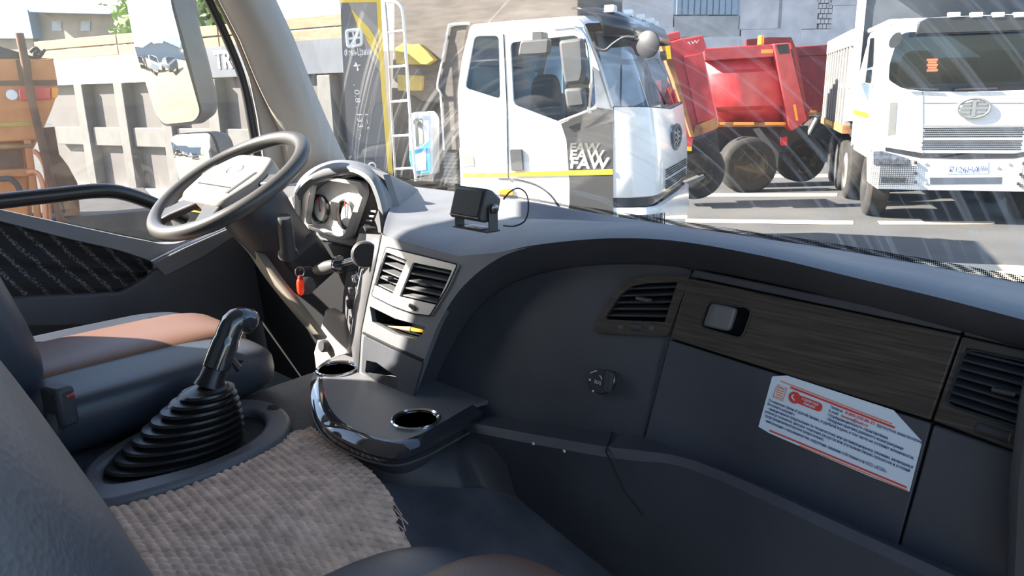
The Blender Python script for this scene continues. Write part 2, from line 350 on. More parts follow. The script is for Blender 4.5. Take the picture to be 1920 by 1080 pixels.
# driver's door
door = struct(thing('door_1', loc=(-1.17, .2, .3)))
up_ = [(-60, 378), (0, 393), (128, 421), (230, 443), (281, 453), (310, 458), (345, 452), (400, 425), (470, 380)]
lo_ = [(-60, 402), (0, 414), (128, 447), (220, 468), (270, 484), (302, 493), (348, 478), (412, 440), (482, 400)]
U3, L3 = col(up_, -1.12), col(lo_, -1.105)
rowsd = [[p+V((-.05, 0, 0)) for p in cat(U3, 4)], cat(U3, 4), cat(L3, 4), [p+V((-.05, 0, -.006)) for p in cat(L3, 4)]]
grid('sill_trim', rowsd, 'dash', door)
c0 = cat(col([(-60, 398), (0, 410), (128, 443), (220, 464), (262, 478), (296, 490)], -1.14), 5)
c1 = cat(col([(-60, 562), (0, 560), (60, 555), (150, 552), (222, 549), (268, 524)], -1.14), 5)
rowsd = [[a.lerp(b, t/16)+V((.010*math.sin(t*1.15), 0, 0)) for a, b in zip(c0, c1)] for t in range(17)]
grid('cloth_panel', rowsd, 'door_cloth', door)
plate('door_panel', col([(-80, 562), (60, 552), (150, 549), (220, 545), (262, 523), (300, 492), (350, 470), (440, 428), (482, 398), (560, 420), (610, 600), (560, 596), (300, 606), (-80, 610)], -1.10), 'panel', door, .03, bevel=.008)
plate('lower_panel', col([(-80, 600), (620, 590), (640, 800), (500, 1000), (-80, 1000)], -1.14), 'dark', door, .02)
# switch strip on the door
sw = plate('switch_strip', col([(283, 492), (345, 462), (425, 427), (440, 438), (380, 478), (305, 516)], -1.085), 'console', door, .02, bevel=.003)
tube('strip_edge', col([(283, 491), (345, 461), (425, 426)], -1.083), .004, 'chrome', sw, n=8)
for (x, y, s) in ((345, 474, .022), (372, 462, .016), (390, 453, .016), (408, 444, .014)):
    p = onX(x, y, -1.075); ux = (onX(425, 427, -1.075)-onX(345, 462, -1.075)).normalized()
    box('switch', p, (.012, s*1.2, .014), 'grey_metal', sw, (V((1, 0, 0)), ux, V((1, 0, 0)).cross(ux)), .002)
tube('grab_rail', cat([onX(-70, 385, -1.04), onX(0, 377, -1.04), onX(100, 366, -1.04), onX(180, 358, -1.04), onX(230, 362, -1.05), onX(290, 383, -1.07), onX(345, 410, -1.10)], 6), .020, 'rubber', door, n=12)
gl = col([(-80, 372), (0, 390), (128, 418), (281, 450), (310, 455), (345, 449), (400, 422), (470, 376), (478, 300), (462, 190), (430, 90)], -1.155)
gl += [V((-1.155, .70, 1.40)), V((-1.155, .5, 1.72)), V((-1.155, -.62, 1.72)), V((-1.155, -.62, .82))]
w2 = struct(mk('window_2', gl, [tuple(range(len(gl)))], 'door_glass', smooth=0))

# ================================================================== DASHBOARD
dash = thing('dashboard', 'charcoal plastic truck dashboard with wood-look trim, glove box and centre vents', 'dashboard', (.3, .62, .2))
outer_px = [(1990, 620), (1920, 600), (1760, 558), (1600, 520), (1450, 484), (1300, 456), (1200, 447), (1100, 449), (1000, 462), (930, 487), (870, 535), (830, 592), (805, 650), (785, 705), (765, 757)]
inner_px = [(1990, 675), (1920, 655), (1760, 610), (1600, 568), (1450, 532), (1300, 503), (1200, 494), (1100, 497), (1030, 508), (960, 530), (905, 568), (868, 615), (842, 660), (820, 705), (800, 757)]
out3 = [FP(x, y, .08) for x, y in outer_px]; inn3 = [FP(x, y, 0) for x, y in inner_px]
ext = lambda L: [L[0] + (L[0]-L[1])*2.2] + L
out3, inn3 = ext(out3), ext(inn3)
oc, ic = cat(out3, 5), cat(inn3, 5)
rows = []
for t in (0, .18, .5, .82, 1.0):
    rows.append([a.lerp(b, t) + FN*(.010*math.sin(math.pi*t)) for a, b in zip(oc, ic)])
rows.append([p - FN*.03 for p in ic])
grid('brow_band', rows, 'panel', dash, 60)
fr_px = [(1990, 620), (1920, 600), (1760, 558), (1600, 520), (1450, 484), (1300, 456), (1200, 447), (1100, 449), (1000, 460), (930, 474), (860, 480), (790, 462), (735, 447), (718, 438)]
bk_px = [(1990, 540), (1920, 530), (1760, 501), (1600, 473), (1450, 450), (1300, 428), (1200, 413), (1100, 397), (1000, 379), (930, 369), (860, 360), (810, 354), (770, 349), (750, 345)]
fr3 = ext([FP(x, y, .08) for x, y in fr_px]); bk3 = ext([onY(x, y, .985) for x, y in bk_px])
fc, bc = cat(fr3, 5), cat(bk3, 5); rows = []
for t in (0, .03, .1, .2, .32, .42, .48, .55, .7, .85, .93, 1.0):
    row = []
    for a, b in zip(fc, bc):
        p = a.lerp(b, t)
        crown = .016*(1-math.exp(-t*12))*(1-t)
        sink = 0
        if .45 < t < .92 and .10 < a.x < .50: sink = .030*min(1, (a.x-.10)/.06, (.50-a.x)/.14)
        p = p + V((0, 0, crown - sink)); row.append(p)
    rows.append(row)
rows.append([p+V((0, .03, -.15)) for p in rows[-1]])
top_pad = grid('top_pad', rows, 'dash_top', dash, 60)

def vent_slats(par, Lt, Lb, Rt, Rb, n, off, tab=None, m='matte_black', depth=.022, ts=None):
    ts = ts or [(i+.6)/n for i in range(n)]
    for t in ts:
        a = FP(Lt[0]+(Lb[0]-Lt[0])*t, Lt[1]+(Lb[1]-Lt[1])*t, off); b = FP(Rt[0]+(Rb[0]-Rt[0])*t, Rt[1]+(Rb[1]-Rt[1])*t, off)
        x = (b-a).normalized(); z = FN.cross(x).normalized()
        if z.z < 0: z = -z
        nn = (FN*1 + z*.0 + V((0, 0, -.35))).normalized(); zz = nn.cross(x).normalized()
        box('slat', (a+b)/2 - nn*depth/2, ((b-a).length, depth, .0035), m, par, (x, nn, zz), .001)
    if tab:
        c = FP(*tab, off+.004); x = V((1, 0, 0)); box('vent_tab', c, (.024, .016, .006), 'grey_plastic', par, (x, FN, FN.cross(x)), .002)
def well(par, px, off, depth, m='dark', name='vent_duct'):   # open pocket behind an opening
    a = [FP(x, y, off) for x, y in px]; b = [p - FN*depth for p in a]; n = len(a)
    return mk(name, a+b, [(i, (i+1) % n, n+(i+1) % n, n+i) for i in range(n)] + [tuple(range(n, 2*n))], m, par, 20)
P = lambda px, off=0: [FP(x, y, off) for x, y in px]
# blank panel with passenger vent opening
vl_open = [(1215, 531), (1270, 529), (1246, 604), (1138, 599), (1135, 594), (1162, 553), (1186, 536)]
vl_out = [(1191, 520), (1215, 516), (1293, 517), (1251, 631), (1116, 624), (1112, 617), (1145, 558), (1176, 526)]
arch = [(1297, 505), (1200, 496), (1100, 499), (1030, 510), (960, 532), (905, 570), (868, 617), (842, 662), (820, 707), (800, 758), (790, 775), (870, 790), (1147, 824), (1206, 830)]
arch3 = [p+FN*.0 for p in cat(inn3, 5)[31:]] + P([(790, 775), (870, 790), (1147, 824), (1206, 830), (1296, 506)])
plate('blank_panel', arch3, 'panel', dash, .012, [P(vl_open)], FN, .002)
v1 = plate('vent_surround', rnd(P(vl_out, .006), .008), 'wood', dash, .006, [P(vl_open, .006)], FN, .0015)
well(v1, vl_open, .004, .06)
vent_slats(v1, (1172, 533), (1131, 603), (1271, 527), (1245, 606), 6, .002, (1207, 561), ts=(.14, .32, .5, .67, .84))
c = FP(1193, 614, .006); tx = (FP(1211, 615)-FP(1174, 613)).normalized()
lathe('thumb_wheel', [(.007, -.010), (.008, -.009), (.008, .009), (.007, .010)], c - FN*.005, tx, 'matte_black', v1, 20)
for s in (-1, 1): box('vent_mark', FP(1193+s*29, 614+s*1, .0065), (.010, .001, .007), 'grey_plastic', v1, (tx, FN, tx.cross(FN)))
plate('backing_panel', P([(1330, 480), (2060, 640), (2060, 1200), (1700, 1100), (1150, 850), (1240, 640)], -.07), 'dark', dash, .01, nrm=FN)
# emergency call button
c = FP(1127, 715, .006); tz = FN.cross(V((1, 0, 0)))
so_ = plate('emergency_button', rnd(P([(1103, 698), (1117, 692), (1150, 697), (1152, 718), (1140, 738), (1124, 741), (1108, 734), (1101, 715)], .012), .006), 'gloss_black', dash, .014, nrm=FN, bevel=.003)
box('flip_cover', FP(1142, 716, .016), (.014, .008, .036), 'matte_black', so_, (V((1, 0, 0)), FN, tz), .002)
text('lettering', 'SOS', FP(1114, 718, .0125), (1, 0, 0), (0, .22, 1), .006, 'white_mark', so_)
tube('phone_symbol', cat([FP(1128, 712, .0125), FP(1127, 707, .0125), FP(1124, 704, .0125)], 3), .0008, 'white_mark', so_, n=6)
lathe('indicator', [(.002, 0), (.0015, .001)], FP(1106, 712, .012), FN, 'white_mark', so_, 10)
lathe('indicator', [(.002, 0), (.0015, .001)], FP(1112, 733, .012), FN, 'white_mark', so_, 10)
# glove box
gb = plate('glove_box', rnd(P([(1256, 638), (1745, 794), (1683, 1020), (1684, 1046), (1203, 834), (1211, 814)], .004), .003), 'panel', dash, .02, nrm=FN, bevel=.003)
rec = rnd(P([(1328, 563), (1411, 579), (1391, 636), (1311, 613)], .006), .012)
plate('wood_trim', P([(1291, 521), (1800, 629), (1744, 788), (1256, 634)], .006), 'wood', gb, .02, [rec], FN, .002)
well(gb, [(1328, 563), (1411, 579), (1391, 636), (1311, 613)], .004, .03, 'dark', 'latch_recess')
tube('recess_rim', rec, .0015, 'gloss_black', gb, n=6, closed=True)
plate('latch', rnd(P([(1331, 566), (1380, 577), (1366, 622), (1315, 611)], .002), .008), 'dash', gb, .012, nrm=FN, bevel=.003)
plate('top_strip', P([(1302, 505), (1808, 609), (1801, 626), (1292, 518)], .002), 'panel', gb, .02, nrm=FN, bevel=.002)
# panels right of the glove box
plate('side_panel', P([(1750, 796), (1903, 850), (2010, 888), (1975, 1150), (1686, 1050), (1687, 1022)], .003), 'panel', dash, .02, nrm=FN, bevel=.003)
plate('upper_strip', P([(1812, 610), (2010, 652), (2010, 676), (1806, 629)], .002), 'panel', dash, .02, nrm=FN, bevel=.002)
vr_open = [(1811, 653), (1990, 693), (1965, 818), (1785, 762), (1775, 752)]
v2 = plate('vent_surround', P([(1804, 631), (2010, 678), (2010, 884), (1905, 846), (1749, 789)], .006), 'wood', dash, .02, [P(vr_open, .006)], FN, .002)
well(v2, vr_open, .004, .06)
vent_slats(v2, (1810, 650), (1774, 756), (2000, 694), (1968, 822), 7, .0, (1882, 734), m='panel', depth=.026)
c = FP(1862, 811, .006); tx = (FP(1893, 820)-FP(1830, 800)).normalized()
lathe('thumb_wheel', [(.008, -.018), (.009, -.017), (.009, .017), (.008, .018)], c - FN*.005, tx, 'matte_black', v2, 20)
tube('vent_edge', rnd(P(vr_open, .007), .012), .0016, 'gloss_black', v2, n=6, closed=True)
struct(plate('trim_6', [FP(x, y, .10) for x, y in [(1921, 690), (1906, 760), (1890, 900), (1880, 1120), (2060, 1200), (2060, 690)]], 'matte_black', None, .04, nrm=FN, bevel=.01))
# light seam edge beside glove box
tube('seam_edge', P([(1296, 505), (1250, 633), (1206, 822)], .003), .0016, 'gloss_black', dash, n=6)
# lower ledge below the panels and the kick panel under it
le_b = [(830, 762), (897, 774), (1020, 790), (1147, 812), (1210, 818), (1400, 897), (1690, 1022), (1990, 1150)]
le_f = [(820, 800), (868, 798), (1000, 822), (1133, 845), (1190, 852), (1305, 870), (1589, 996), (1850, 1110)]
B3 = [FP(x, y, -.004) for x, y in le_b]; F3 = [FP(x, y, .07) for x, y in le_f]
F3 = F3[:-1] + [V((B3[-1].x, F3[-1].y, F3[-2].z-.02))]
bt = [(753, 907), (897, 912), (960, 925), (1060, 962), (1138, 993), (1229, 1051), (1500, 1190), (1850, 1330)]
K3 = [onY(x, y, .50) for x, y in bt]; K3 = [V((k.x*.25+f.x*.75, .50, min(k.z, f.z-.06))) for k, f in zip(K3, F3)]
bcv, fcv, kcv = cat(B3, 5), cat(F3, 5), cat(K3, 5)
rows = [[p+V((0, .02, 0)) for p in bcv], bcv, [a.lerp(b, .5)+V((0, 0, .004)) for a, b in zip(bcv, fcv)], [a.lerp(b, .9)+V((0, 0, .004)) for a, b in zip(bcv, fcv)], [f+V((0, -.002, -.010)) for f in fcv], [a.lerp(b, .4) for a, b in zip(fcv, kcv)], kcv, [V((p.x, p.y+.06, p.z-.14)) for p in kcv]]
grid('lower_ledge', rows, 'panel', dash, 28)
sx = [FP(1147, 810, 0), FP(1146, 818, .03), FP(1136, 846, .073), onY(1150, 875, .47), onY(1170, 920, .478), onY(1205, 965, .49)]
tube('ledge_seam', sx, .0015, 'seam', dash, n=6)
# ---- centre stack
S8 = lambda px, off=0: [FP(x, y, .08+off) for x, y in px]
cl_open = [(723, 472), (763, 488), (736, 552), (701, 534)]; cr_open = [(774, 492), (848, 507), (818, 572), (748, 556)]
slot = [(693, 574), (740, 597), (798, 613), (791, 627), (778, 637), (740, 626), (698, 603)]
pocket = [(687, 676), (706, 680), (745, 708), (743, 738), (704, 716), (684, 698)]
st_px = [(716, 440), (704, 500), (690, 560), (678, 620), (673, 700), (765, 758), (785, 706), (805, 651), (830, 593), (870, 536), (930, 487), (960, 472), (930, 474), (860, 480), (790, 462), (735, 447)]
st_poly = S8(st_px[:5]) + cat(out3, 5)[::-1][:31] + S8([(930, 474), (860, 480), (790, 462), (735, 447)])
plate('stack_face', st_poly, 'dash_top', dash, .012, [S8(cl_open), S8(cr_open), S8(slot), S8(pocket)], FN, 0)
v3 = plate('vent_surround', rnd(S8([(724, 463), (858, 496), (838, 540), (806, 592), (776, 588), (735, 573), (697, 554)], .005), .006), 'silver_trim', dash, .005, [rnd(S8(cl_open, .005), .004, 2), rnd(S8(cr_open, .005), .004, 2)], FN, .001)
tube('surround_edge', rnd(S8([(724, 463), (858, 496), (838, 540), (806, 592), (776, 588), (735, 573), (697, 554)], .004), .006), .0016, 'seam', v3, n=6, closed=True)
well(v3, cl_open, .083, .06); well(v3, cr_open, .083, .06)
vent_slats(v3, (722, 470), (700, 536), (764, 486), (737, 554), 5, .080, (727, 520), m='console', depth=.02)
vent_slats(v3, (773, 490), (747, 558), (849, 505), (819, 574), 5, .080, (797, 533), m='console', depth=.02)
box('thumb_wheel', FP(774, 576, .087), (.022, .006, .008), 'matte_black', v3, (V((1, 0, -.3)).normalized(), FN, V((1, 0, -.3)).normalized().cross(FN)), .001)
well(dash, slot, .078, .07, 'dark', 'storage_slot')
dr = plate('drawer', rnd(S8([(682, 629), (735, 655), (792, 680), (772, 752), (677, 698)], .006), .006), 'panel', dash, .006, [S8(pocket, .006)], FN, .002)
well(dr, pocket, .084, .045, 'grey_plastic', 'drawer_pocket')
tube('stack_seam', S8([(681, 624), (735, 650), (793, 675)], .001), .003, 'seam', dash, n=6)
# side of the stack turned to the driver, with its row of switches
sd = [[onY(x, y, .62) for x, y in [(676, 438), (655, 492), (645, 560), (643, 622), (640, 690)]], S8([(716, 440), (704, 500), (690, 560), (678, 620), (673, 700)])]
ss = grid('switch_side', [sd[0], [a.lerp(b, .5) for a, b in zip(*sd)], sd[1]], 'console', dash, thick=.006)
sw_ = [(668, 520), (662, 545), (659, 570), (682, 520), (676, 545), (671, 570), (664, 600), (657, 500)]
for i, (x, y) in enumerate(sw_):
    box('switch', onY(x, y, .565), (.022, .022, .020), 'chrome' if i % 3 == 0 else 'matte_black', ss, (V((.9, -.44, 0)), V((.44, .9, 0)), V((0, 0, 1))), .003)
tube('chrome_strip', [onY(680, 505, .55), onY(668, 560, .55), onY(658, 625, .55)], .004, 'chrome', ss, n=8)
lp = plate('lower_side_panel', [onY(x, y, .60) for x, y in [(628, 575), (652, 590), (668, 620), (676, 660), (672, 704), (640, 706), (610, 690), (606, 655), (618, 615)]], 'beige_trim', dash, .03, bevel=.006)
lathe('control_knob', [(.016, -.01), (.016, .02), (.013, .024)], onY(617, 648, .575), (0, -1, .2), 'matte_black', lp, 20)
# knee panel below the column
plate('knee_panel', [V((-1.09, .74, .10)), V((-.22, .74, .10)), V((-.22, .70, .60)), V((-1.09, .70, .60))], 'dark', dash, .02)
st = [(458, 456), (500, 520), (552, 585), (597, 636)], [(492, 470), (527, 520), (570, 575), (612, 634)]
rows = [cat([onY(x, y, .49) for x, y in st[0]], 5), cat([onY((a[0]+b[0])/2, (a[1]+b[1])/2, .475) for a, b in zip(*st)], 5), cat([onY(x, y, .49) for x, y in st[1]], 5)]
grid('trim_strip', rows, 'olive_trim', dash, thick=.008)
# ---- instrument binnacle
lip = [(545, 412), (551, 365), (577, 332), (618, 315), (660, 315), (692, 332), (708, 362), (718, 402), (722, 445)]
bck = [(556, 372), (566, 346), (590, 328), (624, 314), (668, 314), (716, 326), (752, 338), (776, 350), (792, 368)]
lp3 = cat([onY(x, y, .655) for x, y in lip], 5); bk_ = cat([onY(x, y, .95) for x, y in bck], 5)
cen = onY(632, 400, .66)
inn = [p + (cen-p).normalized()*.022 + V((0, .006, 0)) for p in lp3]
inn2 = [p + (cen-p).normalized()*.030 + V((0, .05, 0)) for p in lp3]
rows = [inn2, inn, [p.lerp(q, .5)+V((0, -.006, 0)) for p, q in zip(lp3, inn)], lp3, [p+V((0, .012, .002)) for p in lp3]] + [[a.lerp(b, t)+V((0, 0, .02*math.sin(math.pi*t))) for a, b in zip(lp3, bk_)] for t in (.2, .4, .6, .8, 1)]
bn = grid('instrument_hood', rows, 'dash_top', dash, 60)
fo = rnd([onY(x, y, .668) for x, y in [(569, 345), (604, 330), (678, 342), (683, 362), (655, 446), (640, 452), (562, 424)]], .02)
fi = rnd([onY(x, y, .668) for x, y in [(584, 345), (610, 338), (669, 348), (672, 364), (645, 440), (634, 444), (572, 420)]], .018)
plate('cluster_frame', fo, 'silver_trim', bn, .018, [fi], (0, -1, 0), .004)
back = [onY(x, y, .70) for x, y in [(540, 415), (553, 352), (585, 322), (640, 310), (700, 330), (722, 400), (722, 450), (700, 480), (640, 500), (575, 480), (548, 440)]]
plate('hood_back', [p+V((0, .03, 0)) for p in back], 'dash', bn, .02, nrm=(0, -1, 0))
gp = rnd([onY(x, y, .700) for x, y in [(577, 340), (604, 331), (678, 342), (680, 362), (650, 446), (640, 450), (566, 424)]], .02)
gpl = plate('gauge_plate', gp, 'gauge', dash, .02, nrm=(0, -1, 0))
for (x, y, rr) in ((603, 392, .040), (652, 402, .040)):
    c = onY(x, y, .698)
    lathe('gauge', [(rr, .0), (rr, .010), (rr-.005, .012), (rr-.007, .002)], c, (0, -1, .1), 'gauge_ring', gpl, 40)
    lathe('gauge_dial', [(rr-.008, .0), (rr-.008, .003)], c, (0, -1, .1), 'gauge', gpl, 40)
    box('needle', c+V((0, -.006, .015)), (.003, .002, .045), 'red_plastic', gpl)
box('display', onY(631, 396, .697), (.05, .004, .05), 'gauge_ring', gpl, bevel=.003)
for i in range(5): box('switch_tick', onY(700-i*4, 396+i*9, .688), (.022, .004, .004), 'white_mark', bn)
lathe('dash_knob', [(.018, -.01), (.018, .02), (.015, .024)], onY(694, 438, .66), (0, -1, .2), 'matte_black', bn, 20)
vs_ = plate('side_vent', [onY(x, y, .67) for x, y in [(548, 372), (566, 362), (566, 400), (562, 420), (549, 408)]], 'silver_trim', bn, .02, bevel=.004)
for i in range(4): box('slat', onY(558, 376+i*10, .665), (.02, .006, .005), 'dark', vs_)
box('corner_panel', V((-.95, .83, .64)), (.40, .30, .14), 'dash', dash, bevel=.03)
# ---- cup-holder console
def zc(px, z): return [onZ(x, y, z) for x, y in px]
c1, c2 = onZ(632, 695, .40), onZ(780, 790, .40)
edge = [(668, 664), (630, 668), (600, 684), (584, 712), (583, 742), (590, 772), (612, 802), (650, 826), (700, 844), (745, 849), (790, 836), (838, 812), (905, 775)]
E3 = cat(zc(edge, .392), 5)
def circ(c, r, n=28, z=0): return [V((c.x+r*math.cos(2*math.pi*i/n), c.y+r*math.sin(2*math.pi*i/n), c.z+z)) for i in range(n)]
inset = [V((p.x, p.y, .402)) + (V((-.02, .52, .402))-V((p.x, p.y, .402))).normalized()*.028 for p in E3]
top_poly = inset + [V((.16, .58, .402)), V((-.30, .60, .402))]
cc = plate('cup_console', top_poly, 'dash', dash, .008, [circ(V((c1.x, c1.y, .402)), .042), circ(V((c2.x, c2.y, .402)), .042)], (0, 0, 1))
rows = [inset, [a.lerp(b, .5)+V((0, 0, .003)) for a, b in zip(inset, E3)], E3, [p+V((0, 0, -.022)) + (V((-.02, .52, p.z))-p).normalized()*.004 for p in E3], [p+V((0, 0, -.03)) + (V((-.02, .52, p.z))-p).normalized()*.018 for p in E3]]
grid('gloss_rim', rows, 'gloss_black', cc, 60)
rows = [rows[-1], [p+V((0, 0, -.05))+(V((-.02, .52, p.z))-p).normalized()*.02 for p in E3], [V((p.x, p.y, .325))+(V((-.02, .52, .32))-V((p.x, p.y, .32))).normalized()*.04 for p in E3]]
grid('console_base', rows, 'matte_black', cc, 60)
tube('rim_line', [p+V((0, 0, -.024)) for p in E3], .002, 'grey_plastic', cc, n=6)
for c in (c1, c2):
    lathe('cup_ring', [(.047, 0), (.047, .004), (.044, .006), (.040, .003), (.039, -.05)], V((c.x, c.y, .402)), (0, 0, 1), 'chrome', cc, 40)
    lathe('cup_well', [(.0395, .0), (.037, -.066), (.001, -.066)], V((c.x, c.y, .402)), (0, 0, 1), 'dark', cc, 32)

# ================================================================== THINGS IN THE CAB
def pillow(name, c, size, m, parent, e=.4, axes=None, nu=40, nv=20, e2=None, bend=None, local=False):
    X, Y, Z = axes or (V((1, 0, 0)), V((0, 1, 0)), V((0, 0, 1))); c = V(c); e2 = e2 or e
    sp = lambda v, p: math.copysign(abs(v)**p, v)
    rings = []
    for i in range(nv+1):
        ph = -math.pi/2 + math.pi*i/nv; cp, sph = max(1e-4, abs(math.cos(ph)))**e2, sp(math.sin(ph), e2)
        ring = []
        for j in range(nu):
            th = 2*math.pi*j/nu; x, y, z = cp*sp(math.cos(th), e), cp*sp(math.sin(th), e), sph
            if bend: z += bend(x, y)
            ring.append(c + X*(x*size[0]/2) + Y*(y*size[1]/2) + Z*(z*size[2]/2))
        rings.append(ring)
    return loft(name, rings, m, parent, True, True, 60, local)
# ---- steering wheel
SC = V((-.62, .445, .792)); sn = V((0, -.489, .872)); sa = V((1, 0, 0)); sb = sn.cross(sa)
SW = lambda a, b, h=0: SC + sa*a + sb*b + sn*h
wheel = thing('steering_wheel', 'black leather-rimmed steering wheel with grey horn pad in front of the instruments', 'steering wheel', SC)
tube('rim', [SW(.200*math.cos(i*math.pi/36), .200*math.sin(i*math.pi/36)) for i in range(72)], .0185, 'steering', wheel, n=16, closed=True)
hubp = rnd([SW(x, y, .018) for x, y in [(-.105, -.09), (.105, -.09), (.14, .02), (.085, .10), (-.085, .10), (-.14, .02)]], .03)
hub = plate('horn_pad', hubp, 'hub_cover', wheel, .05, nrm=sn, bevel=.012, seg=3)
tube('pad_groove', [SW(-.085, -.035, .0185), SW(.085, -.035, .0185)], .0018, 'seam', hub, n=6)
plate('pad_inset', [SW(x, y, .0195) for x, y in [(.092, -.055), (.104, -.055), (.112, .03), (.100, .03)]], 'dark', hub, .004, nrm=sn)
tube('emblem', [SW(.03*math.cos(i*math.pi/12), .03+.02*math.sin(i*math.pi/12), .019) for i in range(24)], .0015, 'chrome', hub, n=6, closed=True)
for ang, wd in ((12, .045), (168, .045), (234, .060), (306, .060)):
    c, s_ = math.cos(R_(ang)), math.sin(R_(ang)); q = V((-s_, c)); pts = []
    for rr, ww in ((.07, wd*1.3), (.12, wd), (.16, wd*.9), (.195, wd*1.25)): pts.append((rr, ww))
    o_ = [SW(rr*c+ww*q.x*.5, rr*s_+ww*q.y*.5, .004) for rr, ww in pts] + [SW(rr*c-ww*q.x*.5, rr*s_-ww*q.y*.5, .004) for rr, ww in pts[::-1]]
    plate('spoke', o_, 'steering', wheel, .018, nrm=sn, bevel=.005)
colm = thing('steering_column', 'dark steering column shroud with stalk and ignition lock below the wheel', 'steering column', SC - sn*.2)
rings = []
for h, ra, rb, sh_ in ((-.025, .055, .06, 0), (-.05, .085, .08, 0), (-.10, .092, .085, 0), (-.15, .078, .08, .008), (-.19, .062, .08, .02), (-.24, .052, .08, .032), (-.30, .044, .08, .045)):
    rings.append([SW(sh_+ra*math.cos(2*math.pi*i/28), rb*math.sin(2*math.pi*i/28)+.015, h) for i in range(28)])
loft('shroud', rings, 'matte_black', colm)
box('lock_housing', SW(.045, .03, -.27), (.09, .12, .13), 'matte_black', colm, (sa, sb, sn), .02)
stk = lathe('stalk', [(.024, 0), (.024, .012), (.018, .02), (.0175, .095), (.016, .11), (.014, .113)], onX(541, 480, -.47), onX(533, 405, -.43)-onX(541, 480, -.47), 'matte_black', colm, 20)
lk = onX(575, 535, -.47)
lathe('ignition_lock', [(.022, -.01), (.022, .012), (.016, .014)], lk, (.75, -.6, .1), 'grey_plastic', colm, 24)
# ---- keys with red tag
kt = thing('key_tag', 'red key tag with added glow hanging from a split ring at the ignition', 'key tag', onX(563, 535, -.44))
K = lambda x, y: onX(x, y, -.44)
kc = K(562, 510); tube('split_ring', [kc + V((.004*math.cos(i*.5236), .010*math.cos(i*.5236), .013*math.sin(i*.5236))) for i in range(12)], .0012, 'grey_metal', kt, n=6, closed=True)
pillow('tag', K(563, 538), (.016, .016, .042), 'orange_red', kt, .7)
pillow('tag_cap', K(563, 522), (.012, .012, .016), 'red_plastic', kt, .7)
tube('key', [K(562, 504), K(578, 502), K(592, 506)], .004, 'matte_black', kt, n=8)
# ---- phone mount
pm = thing('phone_mount', 'black ball-joint phone mount with round pad beside the centre stack', 'phone mount', onY(640, 505, .56))
Q = lambda x, y: onY(x, y, .53)
tube('arm', [Q(594, 506), Q(606, 503), Q(622, 499), Q(634, 496)], [.012, .016, .015, .009], 'grey_plastic', pm, n=16)
tube('lock_nut', [Q(634, 496), Q(636, 495.5), Q(639, 495)], [.019, .021, .019], 'gloss_black', pm, n=18)
tube('rod', [Q(639, 495), Q(655, 490), Q(672, 486)], .008, 'gloss_black', pm, n=14)
lathe('pad', [(.026, -.008), (.028, -.004), (.028, .004), (.024, .008)], Q(684, 477), (.75, -.6, .2), 'dark', pm, 28)
tube('pad_ring', [p for p in [Q(684, 477) + frame((.75, -.6, .2))[0]*(.028*math.cos(i*.2618)) + frame((.75, -.6, .2))[1]*(.028*math.sin(i*.2618)) for i in range(24)]], .002, 'grey_metal', pm, n=6, closed=True)
# ---- pencil in the slot
pe = thing('pencil', 'orange pencil lying in the slot under the centre vents', 'pencil', FP(760, 618, .06))
a_, b_ = FP(722, 611, .058), FP(799, 621, .058); t_ = (b_-a_).normalized()
tube('shaft', [a_ + t_*.09, b_], .0045, 'pencil', pe, n=6); tube('bare_wood', [a_ + t_*.01, a_ + t_*.09], [.001, .006], 'pencil_wood', pe, n=8)
# ---- CB speaker on the dash
SPK = onZ(893, 430, .772)
sp = thing('speaker', 'small black communication speaker on a bracket standing on the dash top', 'speaker', SPK, R_(-93)); sp.scale = (.80, .80, .80)
LS = dict(local=True)   # local x = out of the grille, y = to its left
def tilt(v, t=.32, c=(0, 0, .052)):
    x, z = v[0]-c[0], v[2]-c[2]; return V((c[0]+x*math.cos(t)+z*math.sin(t)*-1, v[1], c[2]+z*math.cos(t)+x*math.sin(t)))
def sring(x, w, h): return [tilt(p) for p in rnd([V((x, -w, .052-h)), V((x, w, .052-h)), V((x, w, .052+h)), V((x, -w, .052+h))], .006, 3)]
loft('cabinet', [sring(-.034, .034, .020), sring(-.030, .040, .024), sring(.004, .050, .034), sring(.020, .050, .034), sring(.024, .047, .031)], 'matte_black', sp, local=True)
plate('grille', [tilt(p) for p in rnd([V((.026, -.042, .026)), V((.026, .042, .026)), V((.026, .042, .078)), V((.026, -.042, .078))], .004)], 'dark', sp, .003, nrm=(1, 0, .3), local=True)
lip_ = [tilt(V((.0265, -.045, .023))), tilt(V((.0265, .045, .023)))]; tube('trim_line', lip_, .0012, 'grey_metal', sp, n=6, local=True)
join('bracket', [(V((0, 0, .002)), (.036, .112, .003), None), (V((0, .0545, .027)), (.024, .003, .052), None), (V((0, -.0545, .027)), (.024, .003, .052), None)], 'matte_black', sp, local=True)
box('base_plate', (.0, 0, .0055), (.026, .05, .004), 'grey_metal', sp, local=True, bevel=.001)
for s_ in (-1, 1): lathe('clamp_knob', [(.010, 0), (.010, .006), (.006, .008)], (0, s_*.056, .050), (0, s_, 0), 'gloss_black', sp, 20, local=True)
wy = SPK.y
wire_p = [onY(944, 374, wy+.02), onY(956, 360, wy+.03), onY(972, 353, wy+.05), onY(987, 364, wy+.06), onY(991, 390, wy+.06), onY(984, 414, wy+.06), onY(964, 424, wy+.05), onY(944, 423, wy+.03)]
tube('cable', cat(wire_p, 6), .0014, 'dark', sp, n=6)
